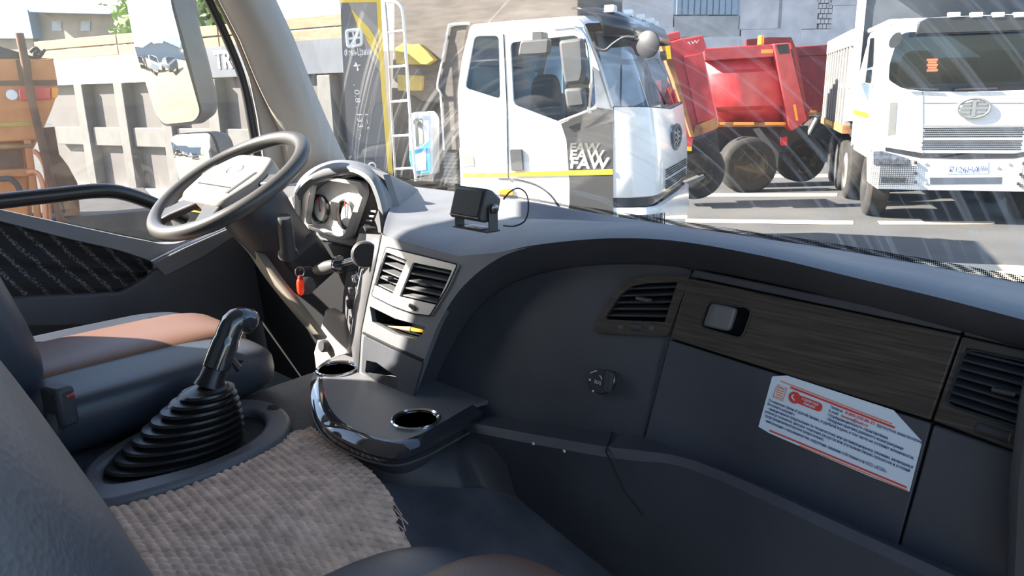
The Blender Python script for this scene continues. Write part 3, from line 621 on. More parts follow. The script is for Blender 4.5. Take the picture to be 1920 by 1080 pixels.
# ---- sticker on the glove box
sk_o = P([(1448, 706), (1475, 704), (1675, 769), (1729, 828), (1705, 922), (1630, 893), (1442, 812), (1422, 800)], .0055)
stick = thing('notice_sticker', 'white hotline notice sticker with red stripes stuck on the glove box', 'sticker', FP(1570, 810, .005))
plate('sheet', sk_o, 'white_paper', stick, .0008, nrm=FN)
A0, A1, A2 = FP(1448, 706, .006), FP(1750, 800, .006), FP(1422, 800, .006)     # upper left, line direction, lower left
ux = (FP(1705, 922, .006)-FP(1422, 800, .006)); WID = ux.length; ux.normalize(); uy = (A0-A2); HEI = uy.length; uy.normalize()
def stk_pt(u, v): return A2 + ux*(u*WID) + uy*(v*HEI)
def strip(name, u0, v0, u1, v1, hgt, m):
    plate(name, [stk_pt(u0, v0)+FN*.0002, stk_pt(u1, v1)+FN*.0002, stk_pt(u1, v1+hgt)+FN*.0002, stk_pt(u0, v0+hgt)+FN*.0002], m, stick, .0003, nrm=FN)
strip('stripe', .06, .965, .80, .955, .022, 'print_orange'); strip('stripe', .14, .915, .82, .905, .035, 'print_red')
strip('stripe', .08, .005, .98, .035, .03, 'print_red'); strip('stripe', .30, -.03, .99, -.005, .022, 'print_orange')
lines = [(.42, .84, .80, 'Телефон:', .085), (.72, .835, .80, '(круглосуточно, звонок бесплатный)', .27), (.42, .765, .78, 'E-mail:', .065), (.42, .69, .7, '! Конфиденциальность гарантирована', .38), (.42, .615, .7, '! Внедрена практика денежного вознаграждения', .48),
 (.02, .535, .7, 'По каналам связи «Горячей линии», в удобной форме, в том числе на условиях анонимности,', .95), (.02, .46, .7, 'Вы можете направить:', .20), (.03, .385, .7, '- инициативное предложение по техническому или организационному решению, являющееся', .95),
 (.02, .31, .7, 'новым и полезным, дающее экономию ресурсов или улучшение бизнес-процессов и условий', .95), (.02, .235, .7, 'труда (рационализаторское предложение);', .42), (.03, .145, .7, '- информацию о мошенничестве, коррупции, хищении собственности ООО «ЗССК».', .82)]
for u, v, q, s_, wd in lines:
    text('lettering', s_, stk_pt(u, v)+FN*.0003, ux, uy, .0040, 'print_blue', stick, width=wd*WID, bold=.02)
text('lettering', '8-800-250-86-33', stk_pt(.52, .838)+FN*.0003, ux, uy, .0042, 'print_red', stick, width=.185*WID, bold=.02)
text('lettering', 'doverie@zssk.ru', stk_pt(.50, .763)+FN*.0003, ux, uy, .0040, 'print_red', stick, width=.17*WID, bold=.02)
pill_ = rnd([stk_pt(.20, .70)+FN*.0003, stk_pt(.375, .70)+FN*.0003, stk_pt(.375, .86)+FN*.0003, stk_pt(.20, .86)+FN*.0003], .006)
plate('hotline_badge', pill_, 'print_red', stick, .0003, nrm=FN)
text('badge_text', 'ГОРЯЧАЯ', stk_pt(.235, .79)+FN*.0005, ux, uy, .0032, 'white_paper', stick, width=.11*WID, bold=.02); text('badge_text', 'ЛИНИЯ', stk_pt(.25, .725)+FN*.0005, ux, uy, .0032, 'white_paper', stick, width=.08*WID, bold=.02)
cph = stk_pt(.185, .78)+FN*.0004; lathe('phone_disc', [(.0085, 0), (.0085, .0003)], cph, FN, 'print_red', stick, 28)
tube('phone_receiver', cat([cph + ux*-.002 + uy*.004 + FN*.0005, cph + ux*-.004 + FN*.0005, cph + ux*.001 + uy*-.004 + FN*.0005], 4), .0009, 'white_paper', stick, n=6)
for i in range(5): strip('emblem_bar', .055, .66+i*.045, .105, .66+i*.045, .02, 'print_orange')
tube('emblem_outline', [stk_pt(u, v)+FN*.0004 for u, v in [(.045, .64), (.115, .64), (.12, .9), (.09, .86), (.06, .9), (.05, .84)]], .0005, 'print_orange', stick, n=5, closed=True)
# ---- gear lever
bl, br = onZ(192, 884, .345), onZ(452, 822, .345)
gx = (bl.x+br.x)/2
gc = thing('gear_console', 'grey plastic gear lever surround on the engine tunnel', 'console', onZ(350, 850, .33))
og = zc([(150, 905), (176, 942), (330, 905), (440, 862), (520, 822), (545, 794), (536, 768), (500, 750), (440, 748), (350, 775), (250, 812), (170, 862)], .358)
ig = zc([(190, 884), (215, 903), (330, 880), (420, 850), (480, 815), (497, 790), (488, 772), (450, 766), (360, 788), (270, 820), (205, 862)], .358)
plate('surround', cat(og, 5, True), 'console', gc, .035, [cat(ig, 5, True)], (0, 0, 1), .010, seg=3)
mk('floor_plate', [V((p.x, p.y, .338)) for p in cat(og, 5, True)], [tuple(range(60))], 'dark', gc)
lathe('screw_hole', [(.014, 0), (.012, .001)], onZ(514, 763, .359), (0, 0, 1), 'dark', gc, 20)
gear = thing('gear_lever', 'black gear lever with bent knob above a pleated rubber boot', 'gear lever', onZ(330, 850, .345))
cb = (bl+br)/2; ly = (br-bl).length/2; ax_ = (br-bl).normalized(); ay_ = V((-ax_.y, ax_.x, 0))
tp = onX(393, 722, gx); rings = []; NP = 9
for i in range(NP):
    for k, (dt, sc) in enumerate(((0, .84), (.06, 1.0), (.42, 1.02), (.50, .84), (.96, .78))):
        t = min(1, (i+dt)/NP); tt = t
        c = cb.lerp(V((tp.x, tp.y, cb.z)), tt**.9); c.z = cb.z + (tp.z-cb.z)*t
        rx = (ly*(1-tt)**.9 + .040*tt**.8)*sc; ry = (.072*(1-tt)+.038*tt)*sc
        rings.append([c + ax_*(rx*math.cos(2*math.pi*j/36)) + ay_*(ry*math.sin(2*math.pi*j/36)) for j in range(36)])
loft('boot', rings, 'rubber', gear, smooth=35)
G = lambda x, y: onX(x, y, gx)
tube('collar', [G(393, 724), G(398, 708), G(404, 692), G(405, 688)], [.030, .024, .024, .022], 'rubber', gear, n=20)
tube('grip', cat([G(405, 690), G(413, 668), G(424, 640), G(432, 618), G(440, 604), G(455, 600), G(470, 603), G(478, 606)], 4), [.026]*9+[.024]*8+[.025]*4+[.024]*4+[.023, .020, .016, .008], 'gloss_black', gear, n=20)
tube('gate_button', [G(430, 668), G(447, 690), G(452, 676)], [.006, .009, .005], 'gloss_black', gear, n=10)
# ---- seats
lean = R_(17); sX = V((1, 0, 0)); sY = V((0, math.cos(lean), math.sin(lean)*.0)); 
ds = thing('driver_seat', 'black leather driver seat with brown perforated centre panel', 'seat', (-.60, .05, 0))
pillow('cushion', (-.585, .10, .395), (.53, .60, .15), 'leather_black', ds, .35, e2=.6, bend=lambda x, y: .34*abs(x)**5 - .1*max(0, y)**3)
pillow('centre_panel', (-.60, .12, .435), (.275, .54, .10), 'leather_brown', ds, .3, e2=.6, bend=lambda x, y: -.14*max(0, y)**3)
rb = (V((1, 0, 0)), V((0, math.cos(lean), math.sin(lean))), V((0, -math.sin(lean), math.cos(lean))))
pillow('backrest', (-.62, -.265, .83), (.52, .26, .86), 'leather_black', ds, .5, axes=rb, e2=.35)
pillow('headrest', (-.62, -.43, 1.36), (.30, .12, .22), 'leather_black', ds, .5, axes=rb, e2=.5)
box('seat_base', (-.60, .05, .17), (.44, .46, .33), 'dark', ds, bevel=.03)
sb_ = thing('belt_buckle', 'black belt buckle with red release button beside the driver seat', 'belt buckle', onX(115, 770, -.30))
bx_ = (V((.94, .34, 0)), V((-.34, .94, 0)), V((0, 0, 1)))
tube('buckle_stalk', [onX(90, 830, -.30), onX(108, 775, -.30)], .018, 'matte_black', sb_, n=10)
box('housing', onX(112, 760, -.30), (.05, .035, .075), 'matte_black', sb_, bx_, .008)
box('release_button', onX(120, 739, -.295), (.036, .018, .008), 'red_plastic', sb_, bx_, .003)
ps = thing('passenger_seat', 'black leather passenger seat with brown perforated cushion front, beside the open door', 'seat', (.72, -.2, 0))
pillow('backrest', (.73, -.405, .66), (.52, .27, .72), 'leather_black', ps, .5, axes=rb, e2=.45)
pillow('cushion', (.72, -.12, .40), (.56, .56, .17), 'leather_black', ps, .5, e2=.55)
pillow('centre_panel', (.735, -.11, .445), (.37, .56, .10), 'leather_brown', ps, .45, e2=.6)
box('seat_base', (.72, -.16, .19), (.40, .40, .27), 'dark', ps, bevel=.03)
# ---- woven mat
poly = zc([(150, 975), (180, 945), (330, 908), (440, 866), (540, 818), (585, 806), (628, 838), (645, 855), (692, 884), (735, 918), (742, 945), (785, 980), (822, 1035), (850, 1250), (60, 1250)], .338)
def inside(x, y):
    r = False; k = len(poly)
    for i in range(k):
        a, b = poly[i], poly[i-1]
        if (a.y > y) != (b.y > y) and x < (b.x-a.x)*(y-a.y)/(b.y-a.y)+a.x: r = not r
    return r
x0, x1 = min(p.x for p in poly), max(p.x for p in poly); y0, y1 = max(-.35, min(p.y for p in poly)), max(p.y for p in poly)
st = .0020; nx, ny = int((x1-x0)/st), int((y1-y0)/st); vid = {}; vs, fs = [], []
dirc = V((math.cos(R_(50)), math.sin(R_(50))))
def tun(x): 
    for a, b in zip(prof, prof[1:]):
        if a.x <= x <= b.x: return a.z + (b.z-a.z)*(x-a.x)/(b.x-a.x)
    return .33
def weave(x, y):
    u = x*dirc.x + y*dirc.y; v = -x*dirc.y + y*dirc.x
    row = math.floor(v/.0125); f = v/.0125-row; ph = (row % 2)*.5
    g_ = u/.0175 + ph + .45*f ; k = g_ - math.floor(g_)
    return .0075*math.sin(math.pi*f)**.7*(.35+.65*math.sin(math.pi*k)**.6)
for j in range(ny):
    for i in range(nx):
        cx_, cy_ = x0+(i+.5)*st, y0+(j+.5)*st
        if not inside(cx_ + .004*math.sin(j*.9), cy_): continue
        q = []
        for (a, b) in ((i, j), (i+1, j), (i+1, j+1), (i, j+1)):
            if (a, b) not in vid:
                X_, Y_ = x0+a*st, y0+b*st; vid[(a, b)] = len(vs); vs.append((X_, Y_, tun(X_)+.010+weave(X_, Y_)))
            q.append(vid[(a, b)])
        fs.append(tuple(q))
rug = thing('woven_mat', 'beige braided mat with frayed end laid over the engine tunnel', 'mat', (poly[5].x, poly[5].y, .335))
mk('weave', vs, fs, 'weave', rug, 60)
rows = [[V((p.x, p.y, tun(p.x)+.012)) for p in poly[:13]], [V((p.x, p.y, tun(p.x)+.001)) for p in poly[:13]]]
grid('bound_edge', rows, 'weave', rug)
for i in range(26):
    t = i/26*8 + 5; a = poly[int(t)].lerp(poly[min(int(t)+1, 13)], t-int(t))
    if a.y < -.3: continue
    l = random.uniform(.012, .035); p0 = V((a.x-.004, a.y, tun(a.x)+.010)); p1 = V((a.x+l, a.y+random.uniform(-.012, .012), tun(a.x+l)+.004))
    tube('fray', [p0, p0.lerp(p1, .5)+V((0, random.uniform(-.006, .006), .004)), p1], .0012, 'weave', rug, n=5)
# ---- outside mirrors of our own cab
mn = V((.80, -1.30, -.055)).normalized()
def onM(x, y, c, n=mn): return pln(x, y, n, n.dot(c))
mir = thing('wing_mirror', 'tall door mirror with a smaller wide-angle mirror below it, outside the driver window', 'mirror', (-1.45, .68, .8))
mc = onX(310, 110, -1.45)
hp = [(228, -60), (318, -60), (322, 0), (352, 108), (378, 214), (366, 232), (306, 238), (292, 218), (256, 95), (236, 0)]
hq = rnd([onM(x, y, mc) for x, y in hp], .02)
cback = V((-.45, .85, .0)).normalized()
rings = [[p - mn*.006 for p in hq], [p + cback*.05 + V((0, 0, 0)) for p in hq]]
cm = sum(hq, V())/len(hq)
rings += [[cm.lerp(p, .93) + cback*.10 for p in hq], [cm.lerp(p, .7) + cback*.14 for p in hq]]
hs = loft('mirror_housing', rings, 'grey_plastic', mir)
def convex(name, c, loop, n, Rm):            # slightly domed mirror glass
    rings = []
    for k in range(1, 13): rings.append([c.lerp(p, .965*k/12)+n*(.012-((p-c).length*.965*k/12)**2/(2*Rm)) for p in loop])
    K = len(loop); vs = [p for r in rings for p in r] + [c+n*.012]
    fs = [(i*K+j, i*K+(j+1) % K, (i+1)*K+(j+1) % K, (i+1)*K+j) for i in range(11) for j in range(K)] + [(j, (j+1) % K, 12*K) for j in range(K)]
    return mk(name, vs, fs, 'mirror', mir, 180)
convex('mirror_glass', cm, hq, mn, 1.9)
mn2 = V((.84, -1.30, -.02)).normalized(); mc2 = onX(370, 300, -1.45)
hp2 = [(318, 256), (334, 250), (394, 247), (404, 262), (424, 330), (420, 372), (352, 372), (338, 345)]
hq2 = rnd([onM(x, y, mc2, mn2) for x, y in hp2], .02); cm2 = sum(hq2, V())/len(hq2)
loft('wide_angle_housing', [[p - mn2*.006 for p in hq2], [p + cback*.05 for p in hq2], [cm2.lerp(p, .9) + cback*.10 for p in hq2], [cm2.lerp(p, .6) + cback*.13 for p in hq2]], 'grey_plastic', mir)
convex('wide_angle_glass', cm2, hq2, mn2, .8)
tube('mirror_arm', cat([onX(372, -80, -1.5)+V((0, .12, 0)), onX(392, 40, -1.5)+V((0, .14, 0)), onX(402, 180, -1.5)+V((0, .15, 0)), onX(412, 330, -1.5)+V((0, .15, 0)), onX(455, 380, -1.25)+V((0, .05, 0))], 6), .022, 'grey_plastic', mir, n=12)

# ================================================================== THE YARD
class Fr:                                    # local frame of something outside: x to its image-right end, y away from us, z above the yard
    def __init__(s, px, py, depth, ang):
        p = atD(px, py, depth); s.o = V((p.x, p.y, GZ)); s.a = R_(ang)
        s.x = V((math.cos(s.a), math.sin(s.a), 0)); s.y = V((-math.sin(s.a), math.cos(s.a), 0))
    def loc(s, p): q = p - s.o; return V((q.dot(s.x), q.dot(s.y), q.z))
    def pt(s, px, py, y=0): return s.loc(pln(px, py, s.y, s.y.dot(s.o)+y))
    def side(s, px, py, x): return s.loc(pln(px, py, s.x, s.x.dot(s.o)+x))
    def pts(s, L, y=0): return [s.pt(a, b, y) for a, b in L]
    def sides(s, L, x): return [s.side(a, b, x) for a, b in L]
    def thing(s, *a, **k): return thing(*a, loc=s.o, rz=s.a, **k)
NY = V((0, -1, 0))
def pp(name, L, m, par, thick=.03, holes=(), nrm=NY, bevel=0): return plate(name, L, m, par, thick, holes, nrm, bevel, True)
def truck_wheel(par, c, R, wd, ax=(0, 1, 0), name='wheel', hubm='rim'):
    ax = V(ax); c = V(c)
    t = lathe(name, [(R*.62, -wd*.5), (R*.80, -wd*.52), (R*.95, -wd*.46), (R, -wd*.36), (R, wd*.36), (R*.95, wd*.46), (R*.8, wd*.52), (R*.62, wd*.5)], c, ax, 'tyre', par, 40, True)
    rm = lathe('wheel_rim', [(R*.63, -wd*.50), (R*.60, -wd*.46), (R*.56, -wd*.2), (R*.40, -wd*.12), (R*.36, -wd*.22), (R*.16, -wd*.26), (R*.15, -wd*.46), (R*.10, -wd*.5)], c, ax, hubm, t, 32, True)
    x, y, z = frame(ax)
    for i in range(8):
        a = i*math.pi/4; q = c - ax*(wd*.17) + x*(R*.47*math.cos(a)) + y*(R*.47*math.sin(a))
        lathe('hand_hole', [(R*.06, 0), (R*.05, .004)], q, -ax, 'dark', t, 10, True)
    return t

# ---------------------------------------------------------------- white truck seen from its side
A = Fr(1000, 190, 7.6, 22)
ta = A.thing('dump_truck', 'white truck with black lettered door corner, yellow door stripe and round front mirror', 'truck')
H1 = [(890, 68), (935, 67), (938, 186), (872, 165)]; H2 = [(957, 80), (1082, 66), (1113, 131), (1117, 199), (1049, 229), (963, 196)]
side_px = [(874, 420), (864, 300), (858, 175), (866, 110), (882, 46), (960, 39), (1078, 30), (1094, 44), (1125, 120), (1150, 203), (1150, 420)]
w1, w2_ = rnd(A.pts(H1), .05), rnd(A.pts(H2), .05)
pp('cab_side', rnd(A.pts(side_px), .06), 'white_paint', ta, .06, [w1, w2_], bevel=.012)
pp('cab_side', [p+V((0, 2.36, 0)) for p in rnd(A.pts(side_px), .06)], 'white_paint', ta, .06, [[p+V((0, 2.36, 0)) for p in w1], [p+V((0, 2.36, 0)) for p in w2_]])
pp('window_pane', [p+V((0, .02, 0)) for p in w1], 'truck_glass', ta, .006); pp('window_pane', [p+V((0, .02, 0)) for p in w2_], 'truck_glass', ta, .006)
rf = A.pts([(862, 130), (868, 95), (882, 46), (960, 39), (1078, 30), (1094, 44)])
grid('roof', [[p+V((0, .03, -.01)) for p in rf]] + [[p + V((0, y, .07*math.sin(math.pi*y/2.4))) for p in rf] for y in (.15, .6, 1.2, 1.8, 2.25)] + [[p+V((0, 2.37, -.01)) for p in rf]], 'white_paint', ta, local=True)
bb = A.pt(862, 420).x
box('rear_wall', (bb+.03, 1.2, 1.55), (.05, 2.3, 1.5), 'white_paint', ta, local=True)
plan = [(.84, .0), (1.0, .04), (1.13, .12), (1.19, .23), (1.21, .5), (1.22, 1.2), (1.21, 1.9), (1.19, 2.17), (1.13, 2.28), (1.0, 2.36), (.84, 2.4)]
pc = cat([V((x, y, 0)) for x, y in plan], 4)
def frow(z, dx=0, k=1): return [V((.84+(p.x-.84)*k+dx*(p.x-.84)/.49, p.y, z)) for p in pc]
ctop = [1.86 + .0*abs(p.y-1.2) - .10*(1-abs(p.y-1.2)/1.2) for p in pc]
ft = [V((p.x-.05*(p.x-.84)/.49, p.y, 1.80 + .06*abs((p.y-1.2)/1.2))) for p in pc]
grid('front_panel', [[p+V((-.06, 0, .0)) for p in ft], ft, frow(1.5, .03), frow(1.2, .06), frow(.98, .06), [p+V((-.06, 0, 0)) for p in frow(.96, .05)]], 'white_paint', ta, local=True, smooth=50)
grid('gap_band', [frow(.97, .0), frow(.88, .0)], 'black_paint', ta, local=True)
grid('bumper', [frow(.87, .04), frow(.86, .10), frow(.6, .12), frow(.45, .10), frow(.44, .02)], 'white_paint', ta, local=True)
hl = [p for p in frow(.80, .125)[1:14]]; hl2 = [V((p.x+.01, p.y, .62)) for p in hl]
grid('headlight', [[p+V((.012, -.012, 0)) for p in hl], [p+V((.012, -.012, 0)) for p in hl2]], 'lamp_reflector', ta, local=True)
for i in range(0, len(hl), 2): tube('guard_bar', [hl[i]+V((.03, -.03, 0)), hl2[i]+V((.03, -.03, 0))], .006, 'chassis', ta, n=5, local=True)
# windscreen, cowl and visor
wb = [V((p.x-.07-.02, p.y*.94+.07, 1.80+.05*abs((p.y-1.2)/1.2))) for p in pc]; wt = [V((.60+(p.x-.84)*.55, p.y*.90+.12, 2.56)) for p in pc]
grid('windscreen', [wb, [a.lerp(b, .5)+V((.03, 0, 0)) for a, b in zip(wb, wt)], wt], 'truck_glass', ta, local=True)
tube('windscreen_seal', wb + wt[::-1], .022, 'black_paint', ta, n=6, closed=True, local=True)
grid('cowl', [[p+V((.0, 0, .005)) for p in ft], [p+V((-.12, 0, -.02)) for p in ft]], 'chassis', ta, local=True)
vt = [V((.52+(p.x-.84)*.62, p.y*.98+.02, 2.78)) for p in pc]; vb = [V((.74+(p.x-.84)*.72, p.y*.98+.02, 2.53)) for p in pc]
vis = grid('sun_visor', [[p+V((-.12, 0, .02)) for p in vt], vt, [a.lerp(b, .45)+V((.05, 0, .03)) for a, b in zip(vt, vb)], vb], 'black_paint', ta, local=True, thick=.02)
for i, (k, sz) in enumerate(((8, .10), (17, .07), (20, .07), (23, .07), (32, .1))):
    p = vt[k]; box('roof_lamp', p+V((.06, 0, .0)), (.10, sz*1.3, .07), 'lamp_lens', vis, local=True, bevel=.01)
i0 = 13; o_ = vt[i0].lerp(vb[i0], .62)+V((.065, -.02, .03)); i1 = 17
text('visor_lettering', 'www.faw.ru', o_, (vt[i1].lerp(vb[i1], .62)-vt[i0].lerp(vb[i0], .62)), V((-.5, 0, 1)), .07, 'white_mark', vis, width=.62, local=True)
# pieces on the side
pp('door_corner', [p+V((0, -.006, 0)) for p in A.pts([(1052, 232), (1118, 201), (1149, 206), (1150, 420), (1062, 420), (1068, 380), (1068, 345), (1062, 262)])], 'door_dark', ta, .004)
for k, (x, y, m_) in enumerate(((1068, 284, 'rib_dull'), (1068, 299, 'rib_grey'), (1069, 315, 'white_mark'))):
    text('lettering', 'FAW', A.pt(x, y, -.012-.002*k), (1, 0, 0), (.12, 0, 1), .085+.012*k, m_, ta, width=.31+.045*k, local=True, bold=.03)
pp('stripe', [p+V((0, -.004, 0)) for p in A.pts([(869, 325), (950, 324), (950, 331), (869, 333)])], 'yellow', ta, .003)
pp('stripe', [p+V((0, -.014, 0)) for p in A.pts([(956, 323), (1149, 317), (1150, 327), (956, 331)])], 'yellow', ta, .003)
pp('door_handle', rnd([p+V((0, -.03, 0)) for p in A.pts([(957, 279), (980, 279), (983, 319), (960, 320)])], .02), 'grey_plastic', ta, .03, bevel=.006)
pp('warning_label', [p+V((0, -.004, 0)) for p in A.pts([(868, 292), (888, 292), (890, 312), (869, 313)])], 'rib_grey', ta, .003)
tube('door_seam', A.pts([(944, 64), (950, 190), (953, 335), (962, 342)], -.002), .006, 'seam', ta, n=5, local=True)
tube('arch_seam', cat(A.pts([(935, 335), (970, 337), (1005, 347), (1032, 366), (1050, 392)], -.003), 4), .010, 'chassis', ta, n=6, local=True)
pp('side_marker', rnd([p+V((0, -.02, 0)) for p in A.pts([(937, 356), (962, 353), (963, 366), (938, 367)])], .02), 'reflector_orange', ta, .02)
tube('drip_rail', A.pts([(1040, 55), (1094, 50), (1120, 120), (1146, 203)], -.004), .008, 'rib_grey', ta, n=6, local=True)
ms = rnd(A.pts([(1046, 76), (1092, 70), (1096, 130), (1090, 156), (1058, 160), (1052, 130)], -.32), .04)
mh = pp('mirror_head', ms, 'grey_plastic', ta, .12, bevel=.03)
pp('mirror_head', rnd(A.pts([(1056, 166), (1092, 164), (1098, 200), (1062, 204)], -.32), .04), 'grey_plastic', ta, .12, bevel=.03)
tube('mirror_arm', cat(A.pts([(1078, 52), (1092, 60), (1104, 90), (1108, 150), (1104, 205), (1110, 210)], -.22), 5), .018, 'chrome', ta, n=8, local=True)
tube('mirror_arm', A.pts([(1050, 228), (1085, 215), (1118, 202)], -.05), .014, 'rail_white', ta, n=8, local=True)
pp('kerb_mirror', rnd(A.pts([(975, 76), (1030, 72), (1027, 102), (970, 105)], -.30), .03), 'grey_plastic', ta, .10, bevel=.02)
pp('mirror_bracket', A.pts([(998, 60), (1014, 59), (1016, 76), (998, 76)], -.26), 'grey_plastic', ta, .20)
tube('round_mirror_arm', cat(A.pts([(1113, 78), (1120, 90), (1135, 94), (1150, 82), (1170, 70), (1190, 70)], -.05), 5), .014, 'matte_black', ta, n=8, local=True)
lathe('round_mirror', [(.02, -.035), (.09, -.025), (.122, -.005), (.125, .012)], A.pt(1214, 83, -.05), (.35, 1, 0), 'matte_black', ta, 28, True)
for x_, y_, r_m in ((1, 1, 1),):
    em_c = V((1.255, 1.2, 1.50)); tube('emblem', [em_c + V((0, .26*math.cos(i*.2618), .13*math.sin(i*.2618))) for i in range(24)], .02, 'grey_plastic', ta, n=6, closed=True, local=True)
    join('emblem_bars', [(em_c, (.02, .04, .22), None)] + [(em_c+V((0, s_*.11, .05*k)), (.02, .14, .022), None) for s_ in (-1, 1) for k in (-1, 0, 1)], 'grey_plastic', ta, True)
gd = []
for r in range(8):
    for c_ in range(36):
        gd.append((V((1.272, .55+c_*.037+(r % 2)*.018, 1.20-r*.025-(.02 if r > 3 else 0))), (.012, .014, .014), None))
join('grille_holes', gd, 'dark', ta, True)
box('chassis_rails', (-.25, 1.2, .85), (2.6, .9, .25), 'chassis', ta, local=True)
for x_ in (.25, -1.2):
    for y_ in (.18, 2.2): truck_wheel(ta, (x_, y_, .5), .5, .3)
# seats inside the cab
for y_ in (.55, 1.75): pillow('cab_seat', (-.05, y_, 1.75), (.25, .5, .9), 'seat_dark', ta, .5, local=True)
box('cab_dash', (.80, 1.2, 1.68), (.3, 2.2, .22), 'seat_dark', ta, local=True, bevel=.04)
wpr = [V((1.12, 1.25, 1.86)), V((.98, 1.05, 2.15))]; tube('wiper', wpr, .012, 'matte_black', ta, n=6, local=True)
# behind the cab: air deflector, tarpaulin-covered body, intake pipe
pp('air_deflector', rnd(A.pts([(838, 50), (878, 44), (866, 110), (857, 175), (862, 282), (833, 282), (826, 180), (820, 160), (832, 90)], .04), .05), 'tarp', ta, .05, bevel=.01)
tube('deflector_edge', cat(A.pts([(880, 44), (846, 46), (840, 56), (830, 110), (820, 160), (826, 178), (830, 240), (832, 282)], .02), 4), .012, 'rail_white', ta, n=6, local=True)
ob = A.pts([(735, -60), (1088, -60), (1088, 60), (890, 70), (856, 188), (835, 196), (790, 190), (735, 150)], .3)
pp('tarpaulin', ob, 'tarp', ta, 1.8, bevel=.03)
pp('dark_frame', A.pts([(735, 165), (800, 196), (862, 178), (870, 300), (735, 345)], .45), 'chassis', ta, 1.2)
pp('mudguard', A.pts([(815, 215), (865, 195), (868, 250), (868, 340), (812, 340)], .42), 'grey_plastic', ta, .1)
pipe = A.pt(845, 315, .1); sp_r = [(.085 if i % 2 else .07, -.17+i*.02) for i in range(18)]
lathe('intake_bellows', sp_r, pipe, (0, 0, 1), 'rib_grey', ta, 20, True); lathe('intake_pipe', [(.045, -.4), (.045, -.15)], pipe, (0, 0, 1), 'rib_grey', ta, 16, True)
# dull yellow blocks on the body
pp('yellow_block', A.pts([(740, 90), (756, 80), (768, 84), (785, 82), (800, 96), (815, 112), (800, 122), (742, 120)], .22), 'yellow_dull', ta, .08, bevel=.01)
pp('yellow_block', A.pts([(744, 140), (790, 142), (788, 170), (746, 170)], .22), 'yellow_dull', ta, .08, bevel=.01)
# ladder
ld = thing('ladder', 'thin metal ladder with curved top hanging beside the white truck cab', 'ladder', A.o, A.a)
tube('stile', cat(A.pts([(727, 4), (738, 3), (750, 10), (756, 30), (762, 110), (767, 190), (773, 260), (780, 340)], -.15), 5), .016, 'rail_white', ld, n=8, local=True)
tube('stile', A.pts([(722, 4), (727, 60), (733, 190), (742, 340)], -.15), .012, 'rib_grey', ld, n=8, local=True)
for (a, b, c, d2) in ((729, 61, 757, 57), (731, 126, 762, 123), (734, 191, 767, 188), (738, 255, 772, 253), (742, 317, 776, 315)): tube('rung', [A.pt(a, b, -.15), A.pt(c, d2, -.15)], .014, 'rail_white', ld, n=8, local=True)
# canister
cn = thing('fluid_canister', 'white plastic fluid canister with blue label behind the truck cab', 'canister', A.o, A.a)
cbp = rnd(A.pts([(764, 218), (772, 211), (800, 209), (808, 222), (809, 328), (776, 332), (766, 300)], -.05), .03)
pp('canister_body', cbp, 'plastic_white', cn, .22, bevel=.03)
pp('canister_label', A.pts([(767, 282), (785, 280), (806, 262), (807, 322), (778, 327), (770, 310)], -.056), 'label_blue', cn, .004)
pp('label_panel', A.pts([(775, 290), (790, 286), (798, 276), (799, 318), (780, 321)], -.062), 'plastic_white', cn, .004)
pp('grip_recess', rnd(A.pts([(777, 222), (791, 222), (794, 268), (780, 276)], -.056), .02), 'rib_grey', cn, .004)
lathe('cap', [(.03, 0), (.03, .03)], A.pt(781, 229, -.06), (0, -1, 0), 'grey_plastic', cn, 16, True)

# ---------------------------------------------------------------- banner
N = Fr(690, 190, 6.4, 46)
bn_ = N.thing('banner', 'grey advertising banner with yellow edge stripe and white lettering', 'banner')
pp('cloth', N.pts([(636, -40), (642, 100), (650, 250), (664, 345), (738, 345), (722, 150), (711, -40)]), 'banner', bn_, .012)
pp('tan_panel', N.pts([(650, -2), (711, -2), (718, 140), (703, 122), (685, 90), (672, 45)], -.004), 'banner_tan', bn_, .003)
pp('edge_stripe', N.pts([(704, -40), (711, -40), (722, 150), (738, 345), (729, 345), (713, 140)], -.008), 'yellow', bn_, .003)
pp('top_stripe', N.pts([(636, -4), (711, -4), (711, 4), (636, 5)], -.008), 'yellow', bn_, .003)
pp('leaf_mark', N.pts([(658, 16), (672, 32), (690, 50), (702, 68), (710, 86), (709, 92), (690, 72), (672, 52)], -.008), 'yellow', bn_, .003)
pp('leaf_mark', N.pts([(684, 68), (698, 80), (706, 92), (711, 108), (711, 114), (700, 98)], -.008), 'yellow', bn_, .003)
lo = rnd(N.pts([(650, 58), (677, 56), (678, 84), (653, 88)], -.01), .02); tube('logo_frame', lo, .014, 'white_mark', bn_, n=6, closed=True, local=True)
tube('logo_bar', N.pts([(651, 73), (678, 70)], -.01), .011, 'white_mark', bn_, n=6, local=True); tube('logo_bar', N.pts([(672, 57), (667, 70), (657, 87)], -.01), .013, 'white_mark', bn_, n=6, local=True); tube('logo_bar', N.pts([(661, 58), (664, 72), (667, 87)], -.01), .008, 'white_mark', bn_, n=6, local=True)
text('lettering', 'ФэньЦзинь', N.pt(646, 106, -.01), N.pt(697, 102, -.01)-N.pt(646, 106, -.01), (0, 0, 1), .055, 'white_mark', bn_, width=.235, local=True, bold=.02)
tube('star_mark', N.pts([(664, 124), (676, 122), (668, 118), (672, 132)], -.01), .008, 'white_mark', bn_, n=5, local=True)
text('number_lettering', '. 0.8 . 133. -.', N.pt(663, 158, -.01), N.pt(674, 262, -.01)-N.pt(663, 158, -.01), N.pt(672, 158, -.01)-N.pt(663, 158, -.01), .045, 'white_mark', bn_, width=.46, local=True)
text('number_lettering', '1 ~ t', N.pt(684, 214, -.01), N.pt(688, 240, -.01)-N.pt(684, 214, -.01), N.pt(692, 214, -.01)-N.pt(684, 214, -.01), .03, 'white_mark', bn_, width=.13, local=True)
